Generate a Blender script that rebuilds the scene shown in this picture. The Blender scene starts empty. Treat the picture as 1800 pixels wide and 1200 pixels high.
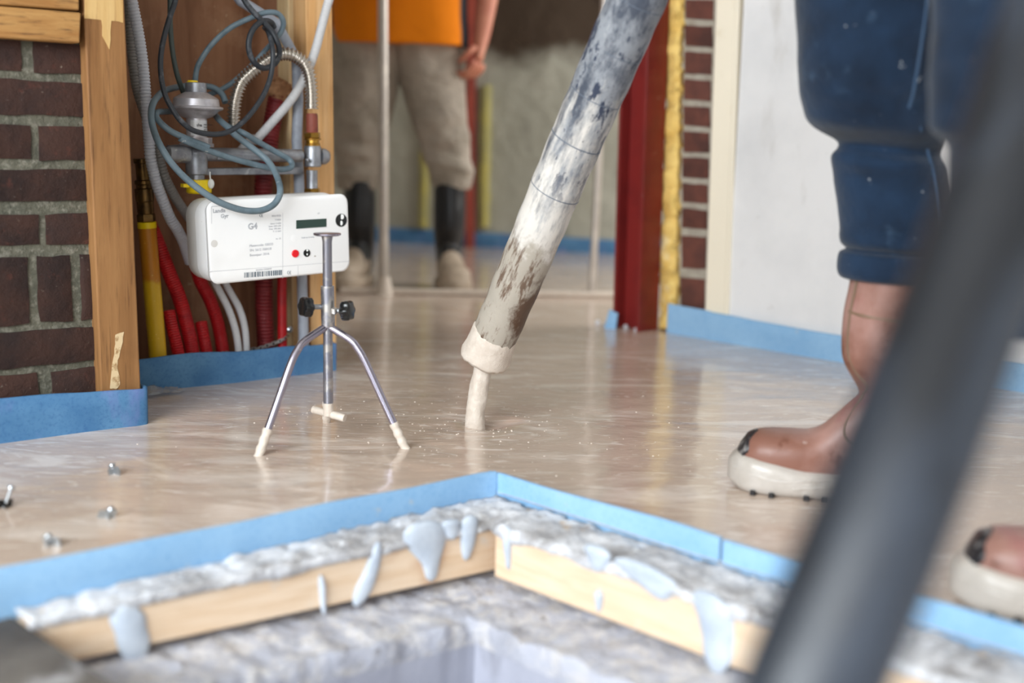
import bpy, bmesh, math, random
import numpy as np
from mathutils import Vector, Matrix, noise as mnoise
random.seed(7)
S = bpy.context.scene
COL = S.collection

# ------------------------------------------------------------------ camera
F = 2100.0; H = 0.52                       # focal length in pixels of an 1800 px wide frame, lens height
PITCH = math.atan(350 / F); ROLL = math.radians(1.7)
fw = np.array([0, math.cos(PITCH), -math.sin(PITCH)])
R0 = np.array([1.0, 0, 0]); D0 = np.array([0, -math.sin(PITCH), -math.cos(PITCH)])
CX = math.cos(ROLL) * R0 - math.sin(ROLL) * D0
CY = math.sin(ROLL) * R0 + math.cos(ROLL) * D0
C0 = np.array([0, 0, H])
cd = bpy.data.cameras.new('camera'); cam = bpy.data.objects.new('camera', cd); COL.objects.link(cam)
cd.sensor_width = 36; cd.lens = F / 1800 * 36; cd.clip_start = 0.02
M = Matrix(((CX[0], -CY[0], -fw[0], 0), (CX[1], -CY[1], -fw[1], 0), (CX[2], -CY[2], -fw[2], H), (0, 0, 0, 1)))
cam.matrix_world = M
cd.dof.use_dof = True; cd.dof.focus_distance = 2.20; cd.dof.aperture_fstop = 1.6; cd.dof.aperture_blades = 0
S.camera = cam

# ------------------------------------------------------------------ view, world, lights
S.view_settings.view_transform = 'Standard'; S.view_settings.look = 'None'
S.view_settings.gamma = 1; S.view_settings.use_curve_mapping = False
S.view_settings.exposure = 0.0
w = bpy.data.worlds.new('sky'); S.world = w; w.use_nodes = True
w.node_tree.nodes['Background'].inputs[0].default_value = (0.78, 0.88, 1.0, 1)
w.node_tree.nodes['Background'].inputs[1].default_value = 1.2
A40 = math.radians(40)
U = np.array([math.cos(A40), math.sin(A40), 0]); N = np.array([-math.sin(A40), math.cos(A40), 0])
Z = np.array([0, 0, 1.0])
def SMZ(s, m, z): return U * s + N * m + Z * z
def area(name, loc, aim, sx, sy, power, col):
    l = bpy.data.lights.new(name, 'AREA'); l.shape = 'RECTANGLE'; l.size = sx; l.size_y = sy; l.energy = power; l.color = col
    o = bpy.data.objects.new(name, l); COL.objects.link(o); o.location = loc
    o.rotation_euler = (Vector(aim) - Vector(loc)).to_track_quat('-Z', 'Y').to_euler(); return o
area('window_daylight', SMZ(-2.42, 0.15, 1.5), SMZ(0.6, 0.9, 0.15), 2.5, 1.4, 215, (0.90, 0.96, 1.0))
area('rear_fill_light', (0.0, -2.65, 1.35), (0.1, 2.0, 0.2), 1.5, 2.0, 26, (0.95, 0.98, 1.0))  # added weak fill behind the camera, set in an unseen door opening
area('far_window_daylight', (2.15, 4.1, 1.6), (-0.6, 4.9, 0.3), 1.4, 1.2, 62, (1.0, 0.98, 0.94))

# ------------------------------------------------------------------ pixel -> place helpers (real positions on real planes)
def ray(px, py): return fw + CX * (px - 900) / F + CY * (py - 600) / F
def fl(px, py, z=0.0):
    d = ray(px, py); return C0 + d * ((z - H) / d[2])
def at(px, py, Y):
    d = ray(px, py); return C0 + d * (Y / d[1])
def wl(px, py, m):                          # on the plane at depth m of the left wall
    d = ray(px, py); return C0 + d * ((m - C0 @ N) / (d @ N))
RU = np.array([0.7057, -0.7085, 0]); RN = np.array([0.7085, 0.7057, 0]); RO = np.array([0.4344, 3.3456, 0])
def rw(px, py, m=0.0):                      # on the plane at depth m of the right wall
    d = ray(px, py); return C0 + d * ((RO @ RN + m - C0 @ RN) / (d @ RN))
def lin(c):
    return tuple((v / 255 / 12.92 if v / 255 <= 0.04045 else ((v / 255 + 0.055) / 1.055) ** 2.4) for v in c) + (1,)

# ------------------------------------------------------------------ materials
def mat(name, col, rough=0.6, metal=0.0, layers=(), bump=(), coat=0.0, spec=0.5, rand=0.0, rvar=None, sheen=0.0):
    m = bpy.data.materials.new(name); m.use_nodes = True
    nt = m.node_tree; nd = nt.nodes; L = nt.links
    b = nd['Principled BSDF']
    b.inputs['Roughness'].default_value = rough; b.inputs['Metallic'].default_value = metal
    b.inputs['Specular IOR Level'].default_value = spec
    b.inputs['Coat Weight'].default_value = coat; b.inputs['Coat Roughness'].default_value = 0.08
    if sheen: b.inputs['Sheen Weight'].default_value = sheen
    tc = nd.new('ShaderNodeTexCoord'); oi = nd.new('ShaderNodeObjectInfo')
    add = nd.new('ShaderNodeVectorMath'); add.operation = 'ADD'
    sc = nd.new('ShaderNodeVectorMath'); sc.operation = 'SCALE'; sc.inputs['Scale'].default_value = 7.0
    comb = nd.new('ShaderNodeCombineXYZ')
    for i in range(3): L.new(oi.outputs['Random'], comb.inputs[i])
    L.new(comb.outputs[0], sc.inputs[0]); L.new(tc.outputs['Object'], add.inputs[0]); L.new(sc.outputs[0], add.inputs[1])
    def tex(l):
        mp = nd.new('ShaderNodeMapping'); mp.inputs['Scale'].default_value = l.get('st', (1, 1, 1))
        if l.get('uv'):                      # straightened tube coordinates
            cb = nd.new('ShaderNodeCombineXYZ')
            for i, a_n in enumerate(('tx', 'ty', 'tl')):
                an = nd.new('ShaderNodeAttribute'); an.attribute_name = a_n; L.new(an.outputs['Fac'], cb.inputs[i])
            L.new(cb.outputs[0], mp.inputs[0])
        else: L.new(add.outputs[0], mp.inputs[0])
        k = l.get('kind', 'noise')
        if k == 'noise':
            t = nd.new('ShaderNodeTexNoise'); t.inputs['Scale'].default_value = l['s']; t.inputs['Detail'].default_value = l.get('d', 4)
            t.inputs['Roughness'].default_value = l.get('r', 0.6); t.inputs['Distortion'].default_value = l.get('dist', 0); o = t.outputs['Fac']
        elif k == 'voro':
            t = nd.new('ShaderNodeTexVoronoi'); t.inputs['Scale'].default_value = l['s']; o = t.outputs['Distance']
        elif k == 'wave':
            t = nd.new('ShaderNodeTexWave'); t.inputs['Scale'].default_value = l['s']; t.inputs['Distortion'].default_value = l.get('dist', 3)
            t.bands_direction = l.get('dir', 'X'); t.inputs['Detail'].default_value = 3; t.inputs['Detail Scale'].default_value = l.get('ds', 1); o = t.outputs['Fac']
        L.new(mp.outputs[0], t.inputs['Vector'])
        return o
    c = nd.new('ShaderNodeRGB'); c.outputs[0].default_value = lin(col); cur = c.outputs[0]
    for l in layers:
        if l.get('attr'):
            at_ = nd.new('ShaderNodeAttribute'); at_.attribute_name = l['attr']; fac = at_.outputs['Fac']
            if 's' in l:
                n_ = tex(l); ma = nd.new('ShaderNodeMath'); ma.operation = 'MULTIPLY_ADD'; ma.inputs[1].default_value = l.get('amp', 0.3)
                sb = nd.new('ShaderNodeMath'); sb.operation = 'SUBTRACT'; sb.inputs[1].default_value = 0.5; L.new(n_, sb.inputs[0])
                L.new(sb.outputs[0], ma.inputs[0]); L.new(fac, ma.inputs[2]); fac = ma.outputs[0]
        else:
            fac = tex(l)
        mr = nd.new('ShaderNodeMapRange'); mr.inputs['From Min'].default_value = l['lo']; mr.inputs['From Max'].default_value = l['hi']
        mr.inputs['To Max'].default_value = l.get('max', 1.0)
        L.new(fac, mr.inputs['Value']); f_ = mr.outputs[0]
        if 'mask' in l:                      # limit a layer to a stretch of an attribute
            an, a0, a1 = l['mask']; at2 = nd.new('ShaderNodeAttribute'); at2.attribute_name = an
            m2 = nd.new('ShaderNodeMapRange'); m2.inputs['From Min'].default_value = a0; m2.inputs['From Max'].default_value = a1
            L.new(at2.outputs['Fac'], m2.inputs['Value']); mu = nd.new('ShaderNodeMath'); mu.operation = 'MULTIPLY'
            L.new(f_, mu.inputs[0]); L.new(m2.outputs[0], mu.inputs[1]); f_ = mu.outputs[0]
        mx = nd.new('ShaderNodeMix'); mx.data_type = 'RGBA'
        L.new(f_, mx.inputs[0]); L.new(cur, mx.inputs[6]); mx.inputs[7].default_value = lin(l['c']); cur = mx.outputs[2]
    if rand:
        hs = nd.new('ShaderNodeHueSaturation'); mr = nd.new('ShaderNodeMapRange')
        mr.inputs['To Min'].default_value = 1 - rand; mr.inputs['To Max'].default_value = 1 + rand
        L.new(oi.outputs['Random'], mr.inputs['Value']); L.new(mr.outputs[0], hs.inputs['Value']); L.new(cur, hs.inputs['Color']); cur = hs.outputs[0]
    L.new(cur, b.inputs['Base Color'])
    if rvar:
        o = tex(rvar); mr = nd.new('ShaderNodeMapRange'); mr.inputs['From Min'].default_value = 0.3; mr.inputs['From Max'].default_value = 0.7
        mr.inputs['To Min'].default_value = rvar['a']; mr.inputs['To Max'].default_value = rvar['b']; L.new(o, mr.inputs['Value']); L.new(mr.outputs[0], b.inputs['Roughness'])
    prev = None
    for l in bump:
        bp = nd.new('ShaderNodeBump'); bp.inputs['Strength'].default_value = l.get('k', 0.5); bp.inputs['Distance'].default_value = l.get('h', 0.002)
        L.new(tex(l), bp.inputs['Height'])
        if prev: L.new(prev, bp.inputs['Normal'])
        prev = bp.outputs[0]
    if prev: L.new(prev, b.inputs['Normal'])
    return m

SCR = (211, 191, 176)                       # wet screed
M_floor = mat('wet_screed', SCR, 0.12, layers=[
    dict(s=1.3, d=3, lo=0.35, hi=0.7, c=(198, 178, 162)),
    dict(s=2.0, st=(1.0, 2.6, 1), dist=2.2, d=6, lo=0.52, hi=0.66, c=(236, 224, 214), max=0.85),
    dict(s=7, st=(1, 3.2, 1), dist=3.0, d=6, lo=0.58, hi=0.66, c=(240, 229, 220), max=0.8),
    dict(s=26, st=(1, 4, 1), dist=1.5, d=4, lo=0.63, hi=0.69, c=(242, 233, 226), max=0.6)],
    bump=[dict(s=3.2, st=(1, 2.2, 1), k=0.5, h=0.007, dist=0.8), dict(s=16, st=(1, 3, 1), d=5, k=0.35, h=0.0018, dist=1.6), dict(s=60, st=(1, 2.2, 1), d=3, k=0.2, h=0.0005, dist=0.6)],
    rvar=dict(s=6, a=0.05, b=0.15), spec=0.6, coat=0.2)
M_bub = mat('screed_froth', (228, 215, 203), 0.3)
M_scr = mat('screed_coat', (207, 194, 181), 0.5, layers=[dict(s=60, lo=0.4, hi=0.7, c=(220, 209, 197))], bump=[dict(s=130, k=0.7, h=0.002), dict(s=400, k=0.4, h=0.0008)])
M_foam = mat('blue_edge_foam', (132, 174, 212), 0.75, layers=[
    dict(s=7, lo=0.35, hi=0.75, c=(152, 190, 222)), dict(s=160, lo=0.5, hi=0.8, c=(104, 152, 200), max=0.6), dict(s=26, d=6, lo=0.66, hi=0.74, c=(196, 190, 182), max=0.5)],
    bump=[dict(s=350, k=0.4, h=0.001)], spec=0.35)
M_foam_shade = mat('blue_edge_foam_shaded', (66, 112, 156), 0.75, layers=[  # same blue foam, with shade put into the colour
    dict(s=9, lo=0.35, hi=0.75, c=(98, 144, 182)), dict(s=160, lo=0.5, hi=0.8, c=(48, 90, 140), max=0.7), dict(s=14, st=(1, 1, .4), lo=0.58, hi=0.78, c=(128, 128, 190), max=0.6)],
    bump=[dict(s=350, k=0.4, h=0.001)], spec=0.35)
M_brick = mat('dark_brick', (64, 44, 38), 0.85, layers=[
    dict(s=14, lo=0.4, hi=0.65, c=(48, 36, 34)), dict(s=45, d=6, lo=0.6, hi=0.78, c=(98, 56, 46), max=0.7), dict(s=130, lo=0.66, hi=0.8, c=(150, 140, 128), max=0.6)],
    bump=[dict(s=60, d=6, k=0.8, h=0.004), dict(s=300, k=0.5, h=0.001)], rand=0.22, spec=0.25)
M_brickred = mat('red_brick', (106, 64, 54), 0.8, layers=[
    dict(s=14, lo=0.4, hi=0.65, c=(84, 54, 48)), dict(s=60, d=6, lo=0.62, hi=0.78, c=(136, 84, 70), max=0.7)],
    bump=[dict(s=60, d=6, k=0.8, h=0.004)], rand=0.18, spec=0.3)
M_mort = mat('mortar', (100, 98, 86), 0.9, layers=[dict(s=18, lo=0.4, hi=0.7, c=(84, 84, 74)), dict(s=90, d=6, lo=0.5, hi=0.7, c=(146, 142, 130), max=0.7)],
    bump=[dict(s=70, d=8, k=1.0, h=0.006)], spec=0.2)
def wood(name, a, b_, c_, knots=True, st=(38, 38, 2.2)):
    return mat(name, a, 0.65, layers=[
        dict(s=1, st=st, d=6, dist=0.6, lo=0.38, hi=0.66, c=b_), dict(s=1, st=tuple(v * 4 for v in st), d=4, lo=0.55, hi=0.72, c=c_, max=0.75),
        dict(s=6, d=4, lo=0.6, hi=0.8, c=c_, max=0.5)], bump=[dict(s=1, st=tuple(v * 3 for v in st), d=5, k=0.4, h=0.0016)], spec=0.35)
M_post = wood('aged_post_wood', (152, 110, 68), (130, 90, 52), (86, 56, 32))
M_stud = wood('fresh_stud_wood', (234, 192, 140), (224, 172, 112), (190, 132, 78))
M_cream = wood('pale_batten_wood', (236, 212, 168), (224, 194, 144), (200, 164, 112))
M_batten = wood('old_batten_wood', (178, 136, 82), (150, 104, 56), (84, 56, 36), st=(5, 5, 40))
M_ply = mat('dark_plywood', (154, 112, 84), 0.7, layers=[dict(s=1, st=(16, 16, 1.5), d=6, dist=0.8, lo=0.4, hi=0.65, c=(118, 80, 58)),
    dict(s=9, d=6, lo=0.55, hi=0.75, c=(182, 144, 114), max=0.7), dict(s=70, d=3, lo=0.68, hi=0.76, c=(198, 170, 140), max=0.6)], bump=[dict(s=1, st=(60, 60, 4), k=0.3, h=0.001)], spec=0.3)
M_form = mat('formwork_timber', (230, 206, 180), 0.6, layers=[dict(s=1, st=(6, 6, 60), d=5, dist=1.2, lo=0.4, hi=0.66, c=(218, 188, 156)),
    dict(s=5, d=3, lo=0.68, hi=0.78, c=(178, 120, 78), max=0.8), dict(s=24, d=5, lo=0.62, hi=0.75, c=(206, 208, 208), max=0.5)], bump=[dict(s=1, st=(12, 12, 120), k=0.3, h=0.001)], spec=0.35)
M_crust = mat('dried_mortar_crust', (220, 221, 226), 0.8, layers=[dict(s=16, d=6, lo=0.45, hi=0.6, c=(178, 176, 178)), dict(s=26, d=7, r=.7, lo=0.58, hi=0.66, c=(132, 120, 114), max=0.65), dict(s=11, d=5, lo=0.62, hi=0.68, c=(198, 166, 128), max=.8), dict(s=60, d=4, lo=.58, hi=.66, c=(232, 234, 238), max=.8)],
    bump=[dict(s=80, d=6, k=1.0, h=0.006)], spec=0.3)
M_drip = mat('wet_mortar_drip', (182, 192, 206), 0.4, layers=[dict(s=22, d=4, lo=0.4, hi=0.7, c=(204, 212, 222))], bump=[dict(s=45, d=4, k=0.6, h=0.004)])
M_conc = mat('pit_concrete', (176, 178, 190), 0.85, layers=[dict(s=5, d=5, lo=0.4, hi=0.7, c=(196, 198, 210)), dict(s=7, st=(1, 1, .35), d=5, lo=0.60, hi=0.72, c=(128, 128, 138), max=0.6),
    dict(s=30, d=7, r=.7, lo=0.46, hi=0.6, c=(216, 212, 210), max=0.75), dict(s=42, d=7, r=.7, lo=0.59, hi=0.66, c=(124, 118, 118), max=0.7)], bump=[dict(s=40, d=8, k=1.0, h=0.008)], spec=0.25)
M_pit = mat('smooth_pit_face', (170, 172, 186), 0.8, layers=[dict(s=4, d=5, lo=0.4, hi=0.7, c=(186, 188, 202)), dict(s=6, st=(1, 1, .3), d=6, lo=0.62, hi=0.70, c=(126, 126, 136), max=0.7)], bump=[dict(s=30, d=6, k=.4, h=.003)], spec=.3)
M_white = mat('white_painted_panel', (228, 227, 228), 0.55, layers=[dict(s=2.5, d=5, lo=0.45, hi=0.75, c=(208, 208, 210)), dict(s=26, d=5, lo=0.70, hi=0.76, c=(150, 134, 112), max=0.75),
    dict(s=9, st=(1, 1, .3), d=6, lo=0.62, hi=0.8, c=(190, 186, 182), max=0.8)], bump=[dict(s=40, k=0.15, h=0.001)])
M_trim = mat('cream_painted_trim', (240, 230, 210), 0.5, layers=[dict(s=12, d=5, lo=0.6, hi=0.8, c=(222, 206, 178), max=0.7), dict(s=70, d=3, lo=0.74, hi=0.8, c=(140, 110, 80), max=0.8)])
M_plast = mat('plaster_wall', (206, 204, 196), 0.9, bump=[dict(s=20, k=0.3, h=0.003)])
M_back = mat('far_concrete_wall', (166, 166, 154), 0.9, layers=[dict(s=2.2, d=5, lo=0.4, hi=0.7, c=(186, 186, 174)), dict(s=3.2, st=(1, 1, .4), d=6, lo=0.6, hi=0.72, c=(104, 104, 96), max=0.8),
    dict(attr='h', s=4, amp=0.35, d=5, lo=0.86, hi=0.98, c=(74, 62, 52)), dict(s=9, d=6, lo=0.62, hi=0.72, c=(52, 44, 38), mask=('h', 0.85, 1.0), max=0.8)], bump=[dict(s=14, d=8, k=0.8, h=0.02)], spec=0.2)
M_red = mat('red_lead_steel', (122, 30, 27), 0.42, layers=[dict(s=8, d=4, lo=0.45, hi=0.75, c=(104, 24, 23)), dict(s=30, d=3, lo=0.73, hi=0.77, c=(226, 214, 206), max=0.9)], bump=[dict(s=60, k=0.2, h=0.001)])
M_farred = mat('far_red_steel', (150, 62, 46), 0.6, layers=[dict(s=8, lo=0.4, hi=0.7, c=(124, 46, 38))])
M_pu = mat('yellow_expanding_foam', (240, 206, 122), 0.7, layers=[dict(s=16, d=4, lo=0.4, hi=0.7, c=(228, 186, 96)), dict(s=40, d=3, lo=0.66, hi=0.72, c=(70, 54, 36), max=0.9), dict(s=10, d=3, lo=0.6, hi=0.75, c=(246, 228, 178))],
    bump=[dict(s=50, d=5, k=0.8, h=0.006)])
M_yel = mat('yellow_gas_pipe_coat', (214, 172, 26), 0.42, layers=[dict(attr='along', s=30, amp=0.1, lo=0.60, hi=0.64, c=(188, 120, 18)), dict(s=240, d=2, lo=0.68, hi=0.74, c=(246, 226, 130), max=0.6)], bump=[dict(s=200, k=0.2, h=0.0006)])
M_yelb = mat('bright_yellow_plastic', (246, 214, 12), 0.35)
M_brassd = mat('tarnished_brass', (120, 92, 52), 0.38, 0.9, layers=[dict(s=40, lo=0.4, hi=0.7, c=(74, 58, 40))])
M_brass = mat('brass', (196, 152, 72), 0.28, 0.95, layers=[dict(s=60, lo=0.5, hi=0.75, c=(150, 112, 52))])
M_galv = mat('galvanised_metal', (164, 166, 172), 0.42, 0.75, layers=[dict(s=30, d=5, lo=0.4, hi=0.65, c=(128, 130, 136)), dict(s=70, d=5, lo=0.62, hi=0.75, c=(222, 222, 222), max=0.8)], bump=[dict(s=120, d=4, k=0.4, h=0.001)])
M_cast = mat('cast_aluminium', (198, 195, 200), 0.38, 0.55, layers=[dict(s=24, d=4, lo=0.45, hi=0.7, c=(150, 144, 146)), dict(s=8, lo=0.5, hi=0.75, c=(168, 154, 142), max=0.7)], bump=[dict(s=160, k=0.15, h=0.0006)])
M_rod = mat('cement_stained_steel', (150, 150, 160), 0.36, 0.85, layers=[dict(s=40, d=5, lo=0.5, hi=0.62, c=(196, 192, 188)), dict(s=16, d=4, lo=0.6, hi=0.72, c=(150, 128, 112), max=0.6)], bump=[dict(s=150, d=4, k=0.3, h=0.0008)])
M_chrome = mat('tripod_leg_steel', (170, 166, 182), 0.22, 0.95, layers=[dict(s=90, d=3, lo=0.66, hi=0.72, c=(214, 206, 200), max=0.9)])
M_bellow = mat('stainless_bellows', (208, 202, 194), 0.22, 0.95)
M_rust = mat('brown_red_sleeve', (132, 66, 52), 0.6, layers=[dict(s=60, lo=0.5, hi=0.7, c=(108, 52, 42))])
M_cable = mat('blue_grey_cable', (104, 122, 132), 0.45, layers=[dict(s=30, d=4, lo=0.5, hi=0.75, c=(76, 94, 104)), dict(s=90, d=2, lo=0.7, hi=0.76, c=(200, 200, 196), max=0.6)])
M_cabled = mat('dark_cable', (42, 46, 52), 0.5, layers=[dict(s=40, d=5, lo=0.55, hi=0.75, c=(112, 116, 122), max=0.8)])
M_cableg = mat('dark_green_cable', (62, 72, 68), 0.5)
M_cond = mat('light_grey_conduit', (196, 198, 206), 0.5)
M_condd = mat('darker_grey_conduit', (150, 146, 142), 0.6)  # one even grey, darker than the light grey conduit
M_condw = mat('white_conduit', (206, 206, 208), 0.5)
M_pvc = mat('grey_pvc', (158, 164, 176), 0.5, layers=[dict(s=20, lo=0.5, hi=0.7, c=(130, 136, 148))])
M_redc = mat('red_conduit', (190, 24, 30), 0.45, layers=[dict(s=20, lo=0.5, hi=0.7, c=(160, 16, 26))])
M_dred = mat('dark_red_duct', (128, 36, 40), 0.55, layers=[dict(s=20, lo=0.5, hi=0.7, c=(104, 26, 30))])
M_pack = mat('hemp_packing', (176, 132, 96), 0.9, layers=[dict(s=50, d=5, lo=0.4, hi=0.65, c=(140, 98, 66))], bump=[dict(s=60, d=6, k=1, h=0.006)])
M_strap = mat('perforated_steel', (196, 190, 186), 0.35, 0.8)
M_meter = mat('meter_white', (246, 246, 246), 0.38, layers=[dict(s=5, d=3, lo=0.55, hi=0.75, c=(226, 225, 222), max=0.5), dict(s=60, d=2, lo=0.75, hi=0.78, c=(120, 104, 84), max=0.9)])
M_meterb = mat('meter_housing_grey', (222, 220, 216), 0.45)
M_groove = mat('meter_groove_grey', (186, 188, 192), 0.5)
M_ink = mat('meter_print_grey', (178, 180, 186), 0.6); M_inkd = mat('barcode_ink', (92, 106, 118), 0.6); M_black = mat('black_gloss_plastic', (18, 20, 22), 0.2)
M_lcd = mat('lcd_dark_green', (38, 62, 52), 0.18); M_redb = mat('red_button', (226, 16, 30), 0.35); M_seal = mat('translucent_white_seal', (226, 226, 222), 0.4)
M_wink = mat('white_icon_print', (214, 214, 210), 0.5); M_label = mat('silver_label', (216, 216, 216), 0.4, 0.2)
M_hose = mat('cement_smeared_hose', (70, 76, 88), 0.5, layers=[
    dict(s=11, uv=1, st=(2, 2, .8), d=8, r=0.75, lo=0.40, hi=0.54, c=(148, 152, 158), max=0.9),
    dict(attr='along', s=26, uv=1, st=(2, 2, .5), amp=1.0, d=7, r=0.7, lo=0.40, hi=0.66, c=(216, 211, 204)),
    dict(s=15, uv=1, st=(1.6, 1.6, .6), d=8, r=0.78, lo=0.555, hi=0.575, c=(40, 50, 72), mask=('along', 0.66, 0.52), max=0.95),
    dict(attr='along', s=30, amp=0.22, d=6, lo=0.70, hi=0.74, c=(172, 164, 152)),
    dict(s=30, uv=1, st=(2, 2, .5), d=7, r=0.7, lo=0.50, hi=0.58, c=(92, 66, 48), mask=('along', 0.67, 0.74), max=0.85),
    dict(attr='brown', s=34, uv=1, amp=1.0, d=6, r=0.7, lo=0.35, hi=0.6, c=(84, 60, 44), max=0.95)],
    bump=[dict(s=60, d=6, k=0.5, h=0.003)], spec=0.4)
M_nhose = mat('dark_supply_hose', (22, 25, 31), 0.42, layers=[dict(s=9, uv=1, st=(2, 2, .4), d=4, lo=0.45, hi=0.72, c=(70, 80, 96), max=0.8), dict(s=30, uv=1, st=(1, 1, .4), d=4, lo=0.6, hi=0.72, c=(18, 20, 26))], spec=0.5)
M_band = mat('hose_band', (92, 102, 116), 0.5)
M_jean = mat('dirty_blue_denim', (25, 46, 70), 0.85, layers=[dict(s=6, d=5, lo=0.45, hi=0.7, c=(14, 28, 45)), dict(s=14, d=6, lo=0.62, hi=0.78, c=(68, 92, 116), max=0.6), dict(s=60, d=3, lo=0.72, hi=0.76, c=(180, 186, 190), max=0.6),
    dict(s=9, d=5, lo=0.66, hi=0.74, c=(52, 48, 52), max=0.6)], bump=[dict(s=12, d=5, k=0.5, h=0.012), dict(s=700, k=0.3, h=0.0006)], spec=0.2, sheen=0.15)
M_seam = mat('denim_seam', (44, 68, 94), 0.8)
M_boot = mat('muddy_brown_rubber', (134, 92, 78), 0.42, layers=[dict(s=7, d=5, lo=0.42, hi=0.60, c=(164, 126, 116)), dict(s=19, d=6, lo=0.55, hi=0.64, c=(104, 58, 40), max=0.9), dict(s=11, d=4, lo=0.58, hi=0.7, c=(150, 90, 92), max=.7), dict(s=70, d=3, lo=0.72, hi=0.77, c=(226, 214, 206), max=0.8)], bump=[dict(s=60, d=5, k=0.3, h=0.002)], spec=0.5)
M_toe = mat('bare_black_toe', (34, 32, 36), .3, layers=[dict(s=60, d=5, lo=.55, hi=.65, c=(150, 146, 144), max=.8)], bump=[dict(s=80, d=4, k=.5, h=.003)])
M_bootseam = mat('boot_rib', (120, 96, 76), 0.5)
M_sole = mat('screed_coated_sole', (194, 187, 180), 0.35, layers=[dict(s=16, d=5, lo=0.4, hi=0.7, c=(174, 166, 157))], bump=[dict(s=34, d=4, k=0.5, h=0.004)])
M_tread = mat('black_tread', (28, 24, 26), 0.6)
M_bboot = mat('black_rubber', (28, 30, 34), 0.4, layers=[dict(s=14, d=5, lo=0.62, hi=0.75, c=(96, 92, 88), max=0.7)], bump=[dict(s=40, d=4, k=0.3, h=0.003)])
M_mud = mat('screed_caked_foot', (176, 160, 142), 0.6, bump=[dict(s=40, d=5, k=0.6, h=0.005)])
M_grey = mat('grey_work_trousers', (172, 162, 150), 0.85, layers=[dict(s=8, d=5, lo=0.45, hi=0.7, c=(150, 142, 130)), dict(s=14, d=5, lo=0.62, hi=0.75, c=(120, 112, 104), max=0.6)], bump=[dict(s=9, st=(1, 1, 1.8), d=4, k=0.8, h=0.03)], spec=0.2)
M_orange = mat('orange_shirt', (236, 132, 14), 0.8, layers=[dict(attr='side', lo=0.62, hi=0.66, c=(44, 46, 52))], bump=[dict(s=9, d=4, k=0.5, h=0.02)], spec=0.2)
M_skin = mat('skin', (206, 138, 112), 0.5, layers=[dict(s=14, lo=0.4, hi=0.7, c=(190, 112, 92))]); M_hair = mat('dark_hair', (46, 34, 26), 0.7)
M_film = mat('clear_film', (206, 214, 224), 0.12, spec=0.7)
M_film.node_tree.nodes['Principled BSDF'].inputs['Transmission Weight'].default_value = 0.75
M_zinc = mat('zinc_clip', (176, 180, 184), 0.3, 0.85)
M_alu = mat('dull_aluminium_tube', (196, 188, 180), 0.4, 0.6, layers=[dict(s=20, lo=0.5, hi=0.7, c=(214, 206, 196))])

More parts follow.
